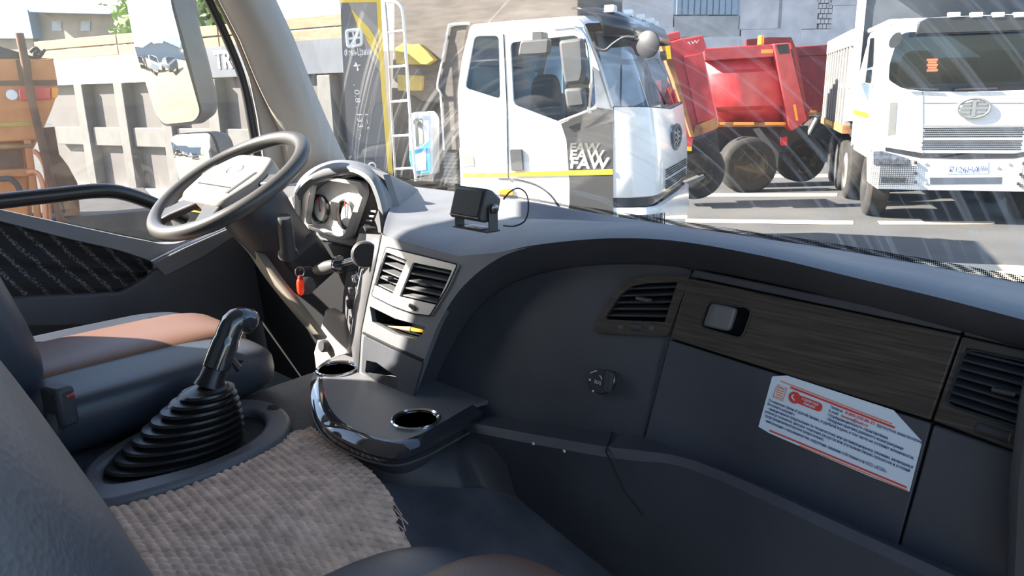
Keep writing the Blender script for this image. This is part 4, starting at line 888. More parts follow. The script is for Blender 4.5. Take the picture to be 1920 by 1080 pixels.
cq = N.pt(698, 312, -.01); tube('round_mark', [cq + V((.03*math.cos(i*.4488), 0, .03*math.sin(i*.4488))) for i in range(14)], .007, 'white_mark', bn_, n=5, closed=True, local=True)
text('small_lettering', '+86', N.pt(685, 301, -.01), (1, 0, 0), (0, 0, 1), .022, 'chassis', bn_, width=.08, local=True)
tube('pole', [N.pt(640, -60, .03), N.pt(668, 345, .03)], .014, 'rail_white', bn_, n=8, local=True); pp('pole_foot', [V((-.3, .03, .02)), V((.3, .03, .02)), V((.3, .03, .0)), V((-.3, .03, .0))], 'chassis', bn_, .4)
tube('pole_lower', [N.pt(668, 345, .03), V((N.pt(690, 345, .03).x, .03, .01))], .014, 'rail_white', bn_, n=8, local=True)

# ---------------------------------------------------------------- grey tipper body beyond the driver's door
pl_, pr_ = atD(85, 190, 11.4), atD(660, 190, 8.3); angC = math.degrees(math.atan2(pr_.y-pl_.y, pr_.x-pl_.x))
Cc = Fr(85, 190, 11.4, angC)
tc_ = Cc.thing('tipper_truck', 'grey ribbed tipper body with timber top boards parked beyond the driver window', 'truck')
zt, zb, xe = Cc.pt(85, 112).z, Cc.pt(120, 348).z, Cc.pt(662, 190).x
box('side_panel', (xe/2, .10, (zt+zb)/2), (xe, .12, zt-zb), 'body_grey', tc_, local=True)
x2 = Cc.pt(310, 130).x; zwb = Cc.pt(105, 160).z; zwt = Cc.pt(105, 112).z
box('white_band', (x2/2+.05, .0, (zwt+zwb)/2), (x2, .14, zwt-zwb), 'rail_white', tc_, local=True)
box('dark_band', ((x2+xe)/2, .0, (zwt+zwb)/2+.02), (xe-x2-.02, .12, zwt-zwb), 'grey_blue', tc_, local=True)
for k in range(2):
    z_ = zwt + .07 + k*.14
    for j in range(3): box('timber_board', (xe*(j+.5)/3-.01, .02, z_), (xe/3-.015, .08, .125), 'timber', tc_, local=True, bevel=.008)
r1, r2 = Cc.pt(172, 250).x, Cc.pt(246, 250).x; sp_ = r2-r1; xr = r1; k = 0
while xr < xe:
    if abs(xr-Cc.pt(300, 200).x) > -1: box('rib', (xr, -.02, (zwb+zb)/2), (.20, .16, zwb-zb), 'rib_dull', tc_, local=True, bevel=.01)
    xr += sp_
zm = Cc.pt(172, 255).z
xr = r1-sp_*.5
while xr < xe-sp_*.5: box('mid_rail', (xr, .0, zm), (sp_-.24, .10, .26), 'rib_dull', tc_, local=True, bevel=.01); xr += sp_
box('bottom_rail', (xe/2, -.03, zb), (xe, .16, .12), 'rail_white', tc_, local=True)
box('reflective_strip', (xe*.55, -.02, zb-.17), (xe*.8, .04, .07), 'yellow', tc_, local=True)
box('far_side', (xe/2, 2.3, (zt+zb)/2), (xe, .1, zt-zb), 'body_grey', tc_, local=True); box('bed', (xe/2, 1.2, zb+.1), (xe, 2.2, .1), 'chassis', tc_, local=True)
box('chassis_rails', (xe/2, 1.2, zb-.25), (xe, .9, .3), 'chassis', tc_, local=True)
text('lettering', 'TR', Cc.pt(403, 128, -.07), (1, 0, 0), (0, 0, 1), .20, 'rail_white', tc_, width=.33, local=True, bold=.03)
wc = Cc.pt(262, 432, .15)
for x_ in (wc.x, wc.x+1.3, wc.x+3.4): truck_wheel(tc_, (x_, .25, .5), .5, .32)
pp('mudguard', [V((wc.x-.75, .1, .75)), V((wc.x-.62, .1, 1.0)), V((wc.x-.35, .1, 1.12)), V((wc.x-.40, .1, .95)), V((wc.x-.58, .1, .7))], 'orange_hose', tc_, .4)

# ---------------------------------------------------------------- orange machine
O = Fr(50, 190, 6.0, 74)
om = O.thing('orange_machine', 'rusty orange truck tail with red lamp and hoses outside the driver window', 'machine')
pp('tail_box', rnd(O.pts([(-70, 110), (100, 110), (107, 150), (109, 168), (96, 205), (78, 248), (70, 264), (-70, 270)]), .03), 'orange_paint', om, .7, bevel=.015)
pp('box_recess', O.pts([(-70, 152), (106, 150), (108, 160), (-70, 162)], -.006), 'brown_rust', om, .004)
pp('rust_patch', O.pts([(29, 112), (56, 112), (60, 140), (48, 156), (36, 150)], -.006), 'brown_rust', om, .004)
pp('top_plate', O.pts([(-70, 78), (-10, 84), (30, 96), (70, 108), (100, 110), (-70, 112)], .02), 'chassis', om, .5)
pp('lower_frame', O.pts([(-70, 270), (70, 264), (52, 300), (58, 430), (-70, 445)], .05), 'orange_paint', om, .5, bevel=.02)
pp('frame_post', O.pts([(44, 262), (58, 262), (80, 425), (66, 428)], -.02), 'orange_paint', om, .06, bevel=.01)
pp('cross_beam', O.pts([(-70, 322), (60, 316), (62, 330), (-70, 338)], -.03), 'orange_paint', om, .08, bevel=.01)
pp('cross_beam', O.pts([(-70, 272), (62, 270), (60, 278), (-70, 282)], -.03), 'rust', om, .08, bevel=.01)
pp('dark_cavity', O.pts([(-70, 284), (40, 280), (44, 314), (-70, 320)], .03), 'brown_rust', om, .02)
pp('mud_flap', O.pts([(78, 240), (102, 238), (111, 290), (128, 312), (146, 345), (150, 400), (98, 400), (92, 320)], .15), 'brown_rust', om, .06)
pp('drop_leg', O.pts([(118, 375), (135, 372), (172, 440), (130, 440)], .12), 'rust', om, .12)
lm = pp('tail_lamp', rnd(O.pts([(34, 164), (95, 162), (96, 186), (36, 189)], -.05), .02), 'tail_red', om, .06, bevel=.01)
pp('amber_lens', rnd(O.pts([(96, 163), (110, 165), (108, 183), (97, 185)], -.05), .02), 'reflector_orange', om, .06, bevel=.01)
pp('clear_lens', O.pts([(53, 168), (61, 168), (62, 186), (54, 187)], -.054), 'lamp_lens', om, .01)
lathe('work_lamp', [(.03, 0), (.042, .03), (.036, .04)], O.pt(23, 178, -.0), (0, -1, 0), 'lamp_lens', om, 20, True)
pp('yellow_plate', O.pts([(-20, 231), (64, 228), (66, 235), (-20, 239)], -.006), 'yellow_dull', om, .005)
tube('pole', O.pts([(36, 62), (44, 100), (60, 190), (84, 290), (115, 420)], -.1), .03, 'brown_rust', om, n=8, local=True)
tube('hose', cat(O.pts([(62, 282), (74, 292), (84, 312), (90, 350), (93, 420)], -.06), 5), .02, 'orange_hose', om, n=8, local=True)
tube('hose', cat(O.pts([(50, 323), (66, 322), (76, 334), (82, 360), (86, 430)], -.09), 5), .018, 'orange_hose', om, n=8, local=True)
tube('hose', cat(O.pts([(0, 336), (20, 336), (34, 350), (40, 372)], -.05), 5), .022, 'hose', om, n=8, local=True)
tube('coil', cat(O.pts([(56, 98), (66, 90), (72, 96), (64, 104), (74, 106), (84, 92)], 0), 5), .014, 'chassis', om, n=6, local=True)

# ---------------------------------------------------------------- red tippers
def red_truck(label, T, main, rail, extra, wheels, bottom):
    t = T.thing('red_tipper', label, 'truck', group='red tippers parked across the yard')
    return t
T2 = Fr(1400, 190, 14.3, 46)
r2t = T2.thing('red_tipper', 'red tipper with curved side and amber beacon, between two other red tippers', 'truck')
q = lambda L, y=0: T2.pts(L, y)
pp('top_rail', q([(1319, 90), (1455, 83), (1457, 106), (1322, 114)], -.06), 'red_paint', r2t, .2, bevel=.02)
rows = [q([(1322, 114), (1390, 110), (1458, 106)], .06), q([(1326, 134), (1392, 131), (1464, 127)], .02), q([(1328, 140), (1393, 137), (1466, 133)], -.04), q([(1340, 200), (1400, 198), (1478, 196)], -.04), q([(1343, 206), (1402, 205), (1480, 203)], .06), q([(1348, 232), (1410, 233), (1485, 232)], .16)]
grid('side_panel', rows, 'red_paint', r2t, 25, True, .04)
pp('end_post', q([(1450, 82), (1480, 80), (1514, 226), (1486, 246), (1478, 236)], -.12), 'red_paint', r2t, .3, bevel=.02)
pp('post_plate', q([(1455, 84), (1478, 82), (1481, 100), (1462, 102)], -.13), 'chassis', r2t, .02)
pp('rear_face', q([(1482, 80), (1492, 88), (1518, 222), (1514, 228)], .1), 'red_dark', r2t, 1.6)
pp('bottom_rail', q([(1346, 230), (1486, 230), (1487, 237), (1346, 238)], .0), 'rust', r2t, .12)
for (a, b) in ((1350, 1360), (1376, 1414), (1434, 1476)): pp('reflective_strip', q([(a, 229), (b, 229), (b, 234), (a, 234)], -.015), 'reflector_orange', r2t, .01)
pp('reflective_strip', q([(1428, 93), (1450, 92), (1450, 99), (1428, 100)], -.075), 'reflector_orange', r2t, .01)
pp('reflective_strip', q([(1488, 196), (1492, 196), (1497, 226), (1493, 226)], -.135), 'reflector_orange', r2t, .01)
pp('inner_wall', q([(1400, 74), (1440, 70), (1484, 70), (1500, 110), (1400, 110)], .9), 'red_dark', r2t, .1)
lathe('beacon', [(.06, 0), (.06, .10), (.05, .16), (.03, .17)], T2.pt(1426, 84, .1), (0, 0, 1), 'reflector_orange', r2t, 16, True)
pp('chassis_rails', q([(1300, 238), (1515, 236), (1515, 285), (1300, 285)], .6), 'chassis', r2t, .7)
truck_wheel(r2t, T2.pt(1401, 309, .1), T2.pt(1401, 256, .1).z-T2.pt(1401, 309, .1).z, .42)
truck_wheel(r2t, T2.pt(1500, 296, .8), .48, .4)
pp('mudguard_arm', q([(1412, 242), (1424, 240), (1460, 286), (1458, 320), (1450, 296)], -.1), 'grey_plastic', r2t, .05)
pp('tail_lamp', q([(1466, 258), (1476, 256), (1476, 272), (1467, 273)], .1), 'tail_red', r2t, .08); pp('lamp_bracket', q([(1466, 246), (1478, 244), (1478, 257), (1467, 258)], .11), 'chassis', r2t, .06)
T1 = Fr(1290, 190, 12.3, 40)
r1t = T1.thing('red_tipper', 'red tipper with rusty tailgate edge behind the nose of the truck with round mirror', 'truck')
q = lambda L, y=0: T1.pts(L, y)
pp('tail_edge', q([(1238, 84), (1251, 82), (1276, 160), (1302, 256), (1296, 258), (1262, 150)], -.06), 'rust', r1t, .3, bevel=.01)
pp('tailgate', q([(1250, 80), (1278, 72), (1318, 98), (1347, 228), (1344, 243), (1300, 258)], .0), 'red_paint', r1t, .3, bevel=.02)
pp('gate_panel', q([(1280, 106), (1316, 100), (1345, 222), (1308, 232)], -.03), 'red_paint', r1t, .04, bevel=.01)
pp('top_beam', q([(1236, 66), (1274, 58), (1277, 72), (1250, 82), (1240, 80)], .02), 'red_paint', r1t, .4, bevel=.02)
pp('top_beam', q([(1278, 72), (1318, 66), (1326, 92), (1314, 100), (1284, 94)], .02), 'red_paint', r1t, .4, bevel=.02)
pp('dust_band', q([(1303, 236), (1345, 220), (1346, 240), (1300, 258)], -.045), 'rust', r1t, .01)
pp('body_side', q([(1240, 150), (1278, 180), (1300, 258), (1296, 282), (1240, 282)], .1), 'red_paint', r1t, .8)
pp('reflective_strip', q([(1270, 276), (1297, 276), (1297, 283), (1270, 283)], .05), 'yellow', r1t, .04)
pp('reflective_strip', q([(1248, 86), (1256, 84), (1259, 110), (1251, 111)], -.075), 'yellow', r1t, .01)
pp('hinge_plate', q([(1237, 97), (1247, 95), (1249, 113), (1239, 114)], -.075), 'chassis', r1t, .01)
pp('chassis_rails', q([(1270, 283), (1345, 245), (1350, 300), (1270, 300)], .45), 'chassis', r1t, .4)
truck_wheel(r1t, T1.pt(1302, 318, .5), .50, .4)
pp('step', q([(1278, 345), (1320, 328), (1322, 334), (1284, 356)], .05), 'grey_plastic', r1t, .25)
text('lettering', 'FAW', T1.pt(1280, 86, .012), T1.pt(1312, 80, .012)-T1.pt(1280, 86, .012), (0, 0, 1), .05, 'white_mark', r1t, width=.26, local=True)
T3 = Fr(1525, 190, 19.5, 46)
r3t = T3.thing('red_tipper', 'dark red tipper tail beside the grey ribbed body of the truck with number plate', 'truck')
q = lambda L, y=0: T3.pts(L, y)
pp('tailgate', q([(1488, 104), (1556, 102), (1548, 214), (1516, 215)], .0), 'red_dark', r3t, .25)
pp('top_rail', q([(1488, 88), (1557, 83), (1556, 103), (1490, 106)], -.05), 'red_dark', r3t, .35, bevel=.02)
pp('bottom_rail', q([(1516, 210), (1549, 210), (1549, 217), (1516, 217)], -.02), 'rust', r3t, .1)
pp('reflective_strip', q([(1520, 207), (1531, 207), (1531, 211), (1520, 211)], -.03), 'reflector_orange', r3t, .01)
pp('chassis_rails', q([(1505, 218), (1552, 218), (1552, 265), (1500, 265)], .5), 'chassis', r3t, .5)
truck_wheel(r3t, V((T3.pt(1540, 275, .2).x, .2, .60)), .60, .4)
tube('ram', [T3.pt(1531, 222, -.1), T3.pt(1505, 272, -.1)], .05, 'rib_grey', r3t, n=10, local=True)

# ---------------------------------------------------------------- front-facing white truck
B = Fr(1827, 190, 10.5, 27)
tb = B.thing('dump_truck', 'white dump truck with wire-guarded headlights, number plate and grey ribbed tipper body', 'truck')
def mir_(L): return L + [V((-p.x, p.y, p.z)) for p in L[::-1]]
def half(L, y=0): return mir_(B.pts(L, y))
xc = 0
ws_half = [(1827, 60), (1700, 60), (1684, 68), (1668, 120), (1666, 150), (1690, 165), (1735, 172), (1827, 172)]
out_half = [(1827, 36), (1690, 38), (1660, 52), (1650, 90), (1638, 165), (1632, 245), (1634, 282), (1680, 287), (1730, 292), (1827, 292)]
pp('cab_front', half(out_half), 'white_paint', tb, .08, [rnd(half(ws_half), .05)], bevel=.02)
pp('windscreen', [p+V((0, .03, 0)) for p in half(ws_half)], 'truck_glass', tb, .006)
box('cab_body_floor', (0, 1.0, 1.0), (2.4, 1.9, .1), 'chassis', tb, local=True)
xl = B.pt(1640, 165).x; zt_ = B.pt(1680, 40).z
for s_ in (-1, 1):
    o_ = [V((s_*abs(xl)*1.0, .06, .95)), V((s_*abs(xl)*1.0, .06, 2.0)), V((s_*abs(xl)*.97, .10, zt_-.25)), V((s_*abs(xl)*.9, .2, zt_-.03)), V((s_*abs(xl)*.9, 1.9, zt_-.03)), V((s_*abs(xl), 1.95, 2.0)), V((s_*abs(xl), 1.95, .95))]
    mk('cab_side', o_ + [p - V((s_*.05, 0, 0)) for p in o_], [tuple(range(7)), tuple(range(13, 6, -1))] + [(i, (i+1) % 7, 7+(i+1) % 7, 7+i) for i in range(7)], 'white_paint', tb, 30, .02, local=True)
    dw = [V((s_*(abs(xl)+.006), .45, 1.75)), V((s_*(abs(xl)*.985+.008), .45, zt_-.35)), V((s_*(abs(xl)*.985+.008), 1.3, zt_-.32)), V((s_*(abs(xl)+.006), 1.3, 2.0))]
    mk('side_window', dw, [(0, 1, 2, 3)], 'truck_glass', tb, local=True)
box('roof', (0, 1.05, zt_), (abs(xl)*1.85, 1.9, .08), 'white_paint', tb, local=True, bevel=.03)
box('rear_wall', (0, 1.95, 1.6), (2.2, .05, 1.5), 'seat_dark', tb, local=True)
vz = B.pt(1790, 30).z
vb_ = half([(1827, 30), (1740, 33), (1722, 42), (1718, 66), (1760, 64), (1827, 62)], -.25)
visb = pp('sun_visor', vb_, 'black_paint', tb, .10, bevel=.02)
for x_ in (1790, 1832, 1873, 1913): pp('roof_lamp', B.pts([(x_-12, 23), (x_+12, 22), (x_+11, 32), (x_-11, 33)], -.27), 'lamp_lens', visb, .08, bevel=.01)
for a, b in (((1731, 238), (1911, 233)), ((1731, 262), (1909, 259))): pass
gr = []; g0, g1 = B.pt(1733, 240), B.pt(1921, 240); zz = [240, 244, 248, 252, 256, 264, 268, 272, 276, 280]
for r, y_ in enumerate(zz):
    z_ = B.pt(1827, y_).z
    for c_ in range(48): gr.append((V((g0.x+(g1.x-g0.x)*(c_+.5*(r % 2))/48, -.004, z_)), (.022, .01, .018), None))
pp('grille_panel', B.pts([(1730, 235), (1922, 235), (1920, 285), (1731, 285)], -.004), 'white_paint', tb, .004)
join('grille_holes', gr, 'dark', tb, True)
for xx in (1730, 1924): tube('front_seam', B.pts([(xx, 172), (xx, 290)], -.003), .006, 'rib_grey', tb, n=5, local=True)
tube('front_seam', B.pts([(1731, 193), (1924, 193)], -.003), .005, 'rib_grey', tb, n=5, local=True)
tube('front_seam', B.pts([(1731, 236), (1924, 236)], -.003), .006, 'rib_grey', tb, n=5, local=True)
pp('corner_duct', B.pts([(1669, 192), (1682, 192), (1678, 252), (1664, 254)], -.004), 'rib_grey', tb, .004); pp('corner_duct', [V((-p.x, p.y, p.z)) for p in B.pts([(1669, 192), (1682, 192), (1678, 252), (1664, 254)], -.004)], 'rib_grey', tb, .004)
pp('gap_band', half([(1827, 287), (1730, 287), (1660, 276), (1660, 284), (1700, 294), (1730, 300), (1827, 300)], -.008), 'black_paint', tb, .006)
ec = B.pt(1826, 203, -.03); ew = (B.pt(1857, 203).x-B.pt(1796, 203).x)/2; eh = (B.pt(1826, 186).z-B.pt(1826, 222).z)/2
tube('emblem', [ec + V((ew*math.cos(i*.2618), 0, eh*math.sin(i*.2618))) for i in range(24)], .018, 'grey_metal', tb, n=8, closed=True, local=True)
join('emblem_bars', [(ec, (.045, .02, eh*1.7), None)] + [(ec+V((s_*ew*.5, 0, eh*.42*k)), (ew*(.80-.18*abs(k)), .02, eh*.2), None) for s_ in (-1, 1) for k in (-1, 0, 1)], 'grey_metal', tb, True)
bp_ = half([(1827, 300), (1728, 298), (1640, 280), (1632, 300), (1632, 345), (1645, 354), (1720, 356), (1827, 357)], -.10)
pp('bumper', bp_, 'white_paint', tb, .35, bevel=.03)
for s_ in (-1, 1):
    m_ = (lambda L: L) if s_ < 0 else (lambda L: [V((-p.x, p.y, p.z)) for p in L])
    pp('headlight', m_(B.pts([(1637, 284), (1655, 283), (1703, 297), (1704, 311), (1690, 312), (1638, 308)], -.112)), 'lamp_reflector', tb, .02)
    pp('fog_lamp', m_(B.pts([(1652, 332), (1698, 333), (1697, 342), (1653, 342)], -.112)), 'lamp_reflector', tb, .02)
    gx0, gx1, gz0, gz1 = B.pt(1634, 320, -.14).x, B.pt(1716, 320, -.14).x, B.pt(1670, 346, -.14).z, B.pt(1670, 300, -.14).z
    wires = [((gx0+(gx1-gx0)*i/20, gz0, gz1)) for i in range(21)]
    gw = [(V((-s_*-1*x_ if False else (x_ if s_ < 0 else -x_), -.14, (a+b)/2)), (.005, .005, b-a), None) for x_, a, b in wires]
    gw += [(V(((gx0+gx1)/2*(1 if s_ < 0 else -1), -.14, gz0+(gz1-gz0)*i/12)), (gx1-gx0, .005, .005), None) for i in range(13)]
    join('wire_guard', gw, 'chassis', tb, True)
    for y_ in (305, 325, 342):
        p = B.pt(1717, y_, -.13); box('guard_clip', V((p.x*(1 if s_ < 0 else -1), p.y, p.z)), (.03, .04, .04), 'chassis', tb, local=True)
pp('lower_slot', B.pts([(1743, 333), (1879, 332), (1878, 345), (1744, 346)], -.104), 'grey_blue', tb, .004)
npl = pp('number_plate', B.pts([(1776, 305), (1853, 303), (1853, 325), (1776, 327)], -.106), 'white_paper', tb, .005)
text('plate_lettering', 'Р126НА', B.pt(1780, 323.5, -.113), (1, 0, 0), (0, 0, 1), .085, 'print_blue', npl, width=.37, local=True); text('plate_region', '186', B.pt(1833, 320, -.113), (1, 0, 0), (0, 0, 1), .07, 'print_blue', npl, width=.125, local=True)
for (x_, y_) in ((1737, 308), (1737, 344), (1872, 315), (1893, 308)): lathe('bolt', [(.022, 0), (.018, .01)], B.pt(x_, y_, -.102), (0, -1, 0), 'rib_grey', tb, 12, True)
wr = B.pt(1630, 430).z
for s_ in (-1, 1):
    truck_wheel(tb, (s_*(abs(B.pt(1640, 350).x)-.12), .75, .51), .51, .30, (1 if s_ < 0 else -1, 0, 0), hubm='rib_grey')
    for k in range(3): truck_wheel(tb, (s_*(abs(xl)-.2), 2.6+k*1.25, .51), .51, .34, (1 if s_ < 0 else -1, 0, 0), hubm='rib_grey')
box('front_axle', (0, .75, .48), (1.9, .14, .14), 'grey_blue', tb, local=True, bevel=.02)
box('under_bumper', (0, .3, .66), (2.0, .3, .12), 'chassis', tb, local=True); box('chassis_rails', (0, 3.2, .85), (.9, 5.4, .28), 'chassis', tb, local=True)
# mirrors, seats, lit sign
for s_ in (-1, 1):
    fx = lambda L, y: [V((p.x*(1 if s_ < 0 else -1), p.y, p.z)) for p in B.pts(L, y)]
    pp('mirror_head', rnd(fx([(1628, 72), (1640, 70), (1638, 125), (1626, 128)], .05), .02), 'matte_black', tb, .12, bevel=.01)
    pp('mirror_head', rnd(fx([(1624, 132), (1636, 130), (1634, 156), (1621, 158)], .05), .02), 'matte_black', tb, .12, bevel=.01)
    tube('mirror_arm', fx([(1664, 60), (1640, 63), (1630, 70), (1620, 155), (1636, 160)], .03), .014, 'rail_white', tb, n=6, local=True)
lathe('kerb_mirror', [(.02, -.05), (.09, -.03), (.11, 0), (.11, .01)], B.pt(1678, 75, -.25), (.5, -.6, -.3), 'rib_grey', tb, 24, True)
for s_ in (-1, 1): pillow('cab_seat', (s_*.55, 1.2, 2.05), (.5, .25, .9), 'seat_dark', tb, .5, local=True)
box('cab_dash', (0, .35, 1.9), (2.1, .5, .2), 'seat_dark', tb, local=True, bevel=.05)
sg = join('led_sign', [(B.pt(1748, 112+k*5, .35), (.14-.03*(k % 2), .02, .03), None) for k in range(5)], 'led', tb, True)
for (a, b) in (((1700, 166), (1760, 168)), ((1790, 168), (1870, 166))): tube('wiper', [B.pt(*a, -.03), B.pt(*b, -.03)], .012, 'matte_black', tb, n=6, local=True)
# door stripe and its grey ribbed tipper body
ySt = [(-abs(xl)-.008, .3, 1.52), (-abs(xl)-.008, 1.9, 1.52), (-abs(xl)-.008, 1.9, 1.60), (-abs(xl)-.008, .3, 1.60)]
mk('stripe', ySt, [(0, 1, 2, 3)], 'yellow', tb, local=True)
bx0 = -abs(xl)-.02; y0_, y1_ = 2.25, 6.2; zb_, zt2 = 1.25, 2.78
box('body_side', (bx0+.06, (y0_+y1_)/2, (zb_+zt2)/2), (.08, y1_-y0_, zt2-zb_), 'grey_blue', tb, local=True); box('body_side', (-bx0-.06, (y0_+y1_)/2, (zb_+zt2)/2), (.08, y1_-y0_, zt2-zb_), 'grey_blue', tb, local=True)
for k in range(10):
    box('rib', (bx0-.03, y0_+.1+k*(y1_-y0_-.2)/9, (zb_+zt2)/2), (.12, .12, zt2-zb_), 'rib_grey', tb, local=True, bevel=.01)
box('top_rail', (bx0-.02, (y0_+y1_)/2, zt2), (.16, y1_-y0_, .28), 'rib_grey', tb, local=True, bevel=.02); box('mid_rail', (bx0-.01, (y0_+y1_)/2, 2.0), (.10, y1_-y0_, .10), 'rib_grey', tb, local=True)
box('bottom_rail', (bx0-.02, (y0_+y1_)/2, zb_), (.16, y1_-y0_, .14), 'rust', tb, local=True); box('reflective_strip', (bx0-.105, y0_+2.2, zb_+.02), (.01, 1.2, .08), 'yellow', tb, local=True)
box('body_floor', (0, (y0_+y1_)/2, zb_+.05), (2.4, y1_-y0_, .1), 'chassis', tb, local=True); box('tailboard', (0, y1_, 2.0), (2.4, .08, 1.4), 'grey_blue', tb, local=True)
box('headboard', (0, y0_, 2.75), (2.55, .10, 1.9), 'grey_blue', tb, local=True); box('canopy', (0, 1.6, 3.72), (2.5, 1.4, .06), 'grey_blue', tb, local=True)
for s_ in (-1, 1): box('head_post', (s_*1.30, y0_-.02, 2.6), (.12, .14, 2.4), 'rail_white', tb, local=True); box('post_band', (s_*1.30, y0_-.02, 3.55), (.13, .15, .3), 'yellow', tb, local=True)

# ---------------------------------------------------------------- concrete-panel building at the back
W = Fr(1400, 100, 25, 44)
bd = W.thing('panel_building', 'long grey concrete-panel building with sheet-metal patches behind the red tippers', 'building')
zt3 = W.pt(1400, -150).z; xa, xb = W.pt(980, 50).x, W.pt(2150, 50).x
box('core_wall', ((xa+xb)/2, .5, zt3/2), (xb-xa, .6, zt3), 'concrete_dark', bd, local=True)
def wp(x0, y0, x1, y1, m, name='wall_panel', dy=0):
    a, b = W.pt(x0, y0), W.pt(x1, y1); box(name, ((a.x+b.x)/2, .14+dy, (a.z+b.z)/2), (b.x-a.x-.016, .16, a.z-b.z-.016), m, bd, local=True, bevel=.01)
for L in [(996, -80, 1053, 40, 'concrete_dark'), (1054, -80, 1166, 40, 'concrete'), (1167, -80, 1263, 51, 'concrete'), (1167, 52, 1263, 110, 'concrete'), (1265, 29, 1328, 69, 'concrete_dark'), (1328, 29, 1388, 69, 'concrete_dark'), (1265, 70, 1388, 120, 'concrete'),
          (1391, -80, 1466, 54, 'concrete'), (1467, -80, 1533, 54, 'concrete'), (1563, 10, 1640, 54, 'concrete'), (1563, -80, 1640, 9, 'concrete'), (1391, 55, 1500, 120, 'concrete'), (1501, 55, 1640, 120, 'concrete'), (1641, -80, 1760, 54, 'concrete'), (1641, 55, 1760, 120, 'concrete'), (1761, -80, 1900, 54, 'concrete'), (1761, 55, 1900, 120, 'concrete'), (1901, -80, 2140, 120, 'concrete')]: wp(*L)
for x in (1054, 1167, 1265, 1391, 1501, 1641, 1761, 1901): wp(x, 121, x+108, 245, 'concrete')
for i in range(21):      # corrugated sheet
    a = 1266 + i*5.85; wp(a, -80, a+5.6, 28, 'sheet_blue', 'sheet_rib', -.05 if i % 2 else 0)
for r in range(14):
    for k in range(4): wp(1533.5+k*7.3+(3.6 if r % 2 else 0)*(k < 3), -80+r*9.6, 1540+k*7.3+(3.6 if r % 2 else 0)*(k < 3), -71+r*9.6, 'brick', 'brick')

# ---------------------------------------------------------------- blue-roofed warehouse, trees
Hs = Fr(130, 100, 42, angC+12)
wh = Hs.thing('warehouse', 'cream warehouse with pale blue sheet roof beyond the orange machine', 'building')
q = lambda L, y=0: Hs.pts(L, y)
pp('front_wall', q([(58, 24), (205, 22), (240, 32), (262, 44), (262, 200), (58, 200)]), 'wall_cream', wh, 8)
pp('blue_wing', q([(-60, 40), (0, 28), (50, 13), (62, 72), (-60, 72)], -.6), 'sheet_blue', wh, 6); pp('wing_wall', q([(-60, 72), (62, 72), (64, 200), (-60, 200)], -.3), 'wall_cream', wh, 6)
pp('roof', q([(46, 12), (110, 4), (190, 10), (215, 22), (205, 26), (100, 24), (56, 22)], -.8), 'roof_blue', wh, 9)
pp('roof_side', q([(205, 18), (250, 28), (290, 48), (290, 72), (222, 70), (214, 26)], -.5), 'sheet_blue', wh, 6)
pp('doorway', q([(152, 72), (188, 70), (188, 100), (152, 100)], -.05), 'brown_rust', wh, .1)
for i in (1, 3): pp('window_panel', q([(70+i*27, 40), (88+i*27, 39), (88+i*27, 58), (70+i*27, 58)], -.05), 'concrete_dark', wh, .1)
def tree(label, base, h, rad, n, grp, zlo=.3):
    t = thing('tree', label, 'tree', base, group=grp)
    b = V(base); tube('trunk', [b, b+V((.1, 0, h*.4)), b+V((0, .1, h*.8))], [h*.03, h*.02, h*.008], 'bark', t, n=8)
    vs, fs = [], []
    for i in range(n):
        while True:
            d = V((random.uniform(-1, 1), random.uniform(-1, 1), random.uniform(-1, 1)))
            if .25 < d.length < 1: break
        blob = [V((0, 0, .5)), V((.4, .2, .25)), V((-.4, -.1, .3)), V((.1, -.4, .1)), V((-.1, .3, .75))][i % 5]
        c = b + V(((d.x*.62+blob.x)*rad, (d.y*.62+blob.y)*rad, h*zlo + (d.z*.35+.35+blob.z*.45)*h*(1-zlo)))
        s_ = random.uniform(.06, .13)*rad*.8; a = V((random.uniform(-1, 1), random.uniform(-1, 1), random.uniform(-1, 1))).normalized(); e = a.orthogonal().normalized(); k = len(vs)
        vs += [c-a*s_, c+e*s_*.5, c+a*s_, c-e*s_*.5]; fs.append((k, k+1, k+2, k+3))
    o = mk('foliage', vs, fs, 'leaf', t, 0); o['kind'] = 'stuff'
    for q_ in ((.5, .1, .55), (-.45, .2, .6), (.1, -.5, .5)): tube('branch', [b+V((0, 0, h*.35)), b+V((q_[0]*rad*.6, q_[1]*rad*.6, h*q_[2]))], [h*.012, h*.005], 'bark', t, n=6)
def gnd(px, dep): p = atD(px, 190, dep); return V((p.x, p.y, GZ))
tree('leafy tree above the blue sheet wing of the warehouse', gnd(30, 62), 8.6, 3.2, 2600, 'trees beyond the warehouse')
tree('leafy tree above the gable end of the warehouse', gnd(205, 62), 9.2, 3.6, 2600, 'trees beyond the warehouse')
tree('full green tree straight behind the tall door mirror', gnd(355, 30), 7.6, 2.6, 3600, 'trees behind the grey tipper')
tree('green tree between the door mirror and the windscreen pillar', gnd(415, 36), 7.4, 2.6, 3600, 'trees behind the grey tipper')

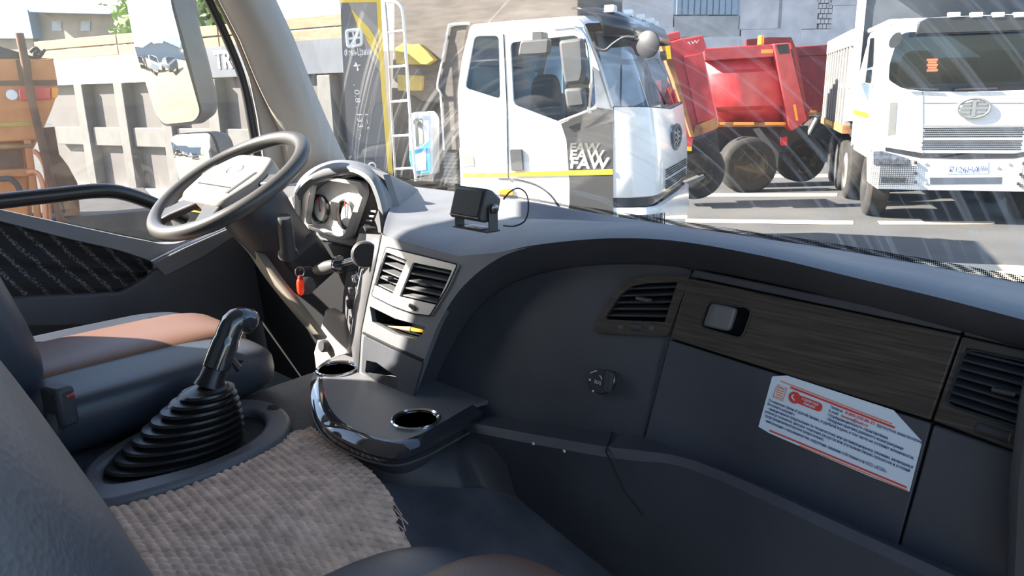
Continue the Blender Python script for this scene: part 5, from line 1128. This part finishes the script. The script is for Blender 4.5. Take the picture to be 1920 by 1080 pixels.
# ---------------------------------------------------------------- what the door mirror sees behind our truck
def car(label, loc, rz, paint):
    t = thing('parked_car', label, 'car', loc, rz, group='cars parked behind our truck')
    prof_ = [(-2.1, .35), (-2.15, .75), (-1.6, .92), (-1.1, 1.4), (.5, 1.42), (1.1, .98), (2.0, .85), (2.15, .6), (2.1, .35)]
    rings = []
    for y, k in ((-.85, .0), (-.80, 1), (-.5, 1.03), (.5, 1.03), (.80, 1), (.85, 0)):
        rings.append([V((x*(.97 if k == 0 else 1), y*(.88 if z > 1 else 1), .35+(z-.35)*(1 if k else .9))) for x, z in prof_])
    loft('body', rings, paint, t, local=True)
    for s_ in (-1, 1):
        mk('side_glass', [V((-1.15, s_*.80, .95)), V((-.95, s_*.76, 1.33)), V((.45, s_*.76, 1.35)), V((.95, s_*.80, .98))], [(0, 1, 2, 3)], 'door_dark', t, local=True)
        for x in (-1.35, 1.35): lathe('wheel', [(.2, -.1), (.32, -.1), (.32, .1), (.2, .1)], (x, s_*.78, .32), (0, 1, 0), 'tyre', t, 20, True)
    mk('windscreen', [V((.55, -.66, 1.40)), V((.55, .66, 1.40)), V((1.12, .72, 1.0)), V((1.12, -.72, 1.0))], [(0, 1, 2, 3)], 'door_dark', t, local=True)
for i, (pnt, nm) in enumerate((('grey_blue', 'blue-grey'), ('white_paint', 'white'), ('black_paint', 'black'), ('rib_grey', 'silver'), ('red_dark', 'dark red'))):
    car(nm + ' car parked on the sand, seen in the tall door mirror', V((-2.5-2.9*i, -27-1.2*i, GZ+.01)), R_(70+i*9), pnt)
sh = thing('sheet_shed', 'long pale blue sheet-metal shed seen in the tall door mirror', 'building', V((-16, -58, GZ)), R_(8))
box('walls', (0, 0, 2), (34, 6, 4), 'sheet_blue', sh, local=True)
mk('roof', [V((-17.5, -3.5, 3.9)), V((17.5, -3.5, 3.9)), V((17.5, 0, 5.6)), V((-17.5, 0, 5.6)), V((-17.5, 3.5, 3.9)), V((17.5, 3.5, 3.9))], [(0, 1, 2, 3), (3, 2, 5, 4), (0, 3, 4), (1, 5, 2)], 'roof_blue', sh, 0, local=True)
for x_ in (-.35, .75):
    for y_ in (.15, 1.9): truck_wheel(om, (x_-.2, y_, .5), .5, .3)
box('chassis_rails', (0, 1.0, .95), (1.8, 2.0, .25), 'chassis', om, local=True, bevel=.02)

for (x, y) in ((1000, 832), (1058, 846)): pillow('paint_chip', FP(x, y, .071), (.006, .002, .005), 'white_mark', dash, .7, nu=8, nv=5)
def on_tunnel(x, y):
    z = .33
    for _ in range(30): z = .5*z + .5*(tun(onZ(x, y, z).x)+.002)
    return onZ(x, y, z)
tpx = [(586, 766), (612, 806), (650, 830), (700, 848), (745, 853), (790, 842), (838, 818)]
bpx = [(590, 792, .335), (606, 814, .335), (645, 854, .335), (692, 888, .332), (740, 904, .326), (800, 906, .315), (860, 909, .30), (915, 914, .28), (1017, 946, .22)]
tp3 = cat([onZ(x, y, .366) for x, y in tpx] + [FP(868, 806, .066), FP(1000, 830, .066)], 5); bt3 = cat([on_tunnel(x, y) for x, y, z in bpx], 5)
grid('console_skirt', [tp3, [a.lerp(b, .5) for a, b in zip(tp3, bt3)], bt3, [p+V((0, .02, -.05)) for p in bt3]], 'matte_black', cc, 60, thick=.004)
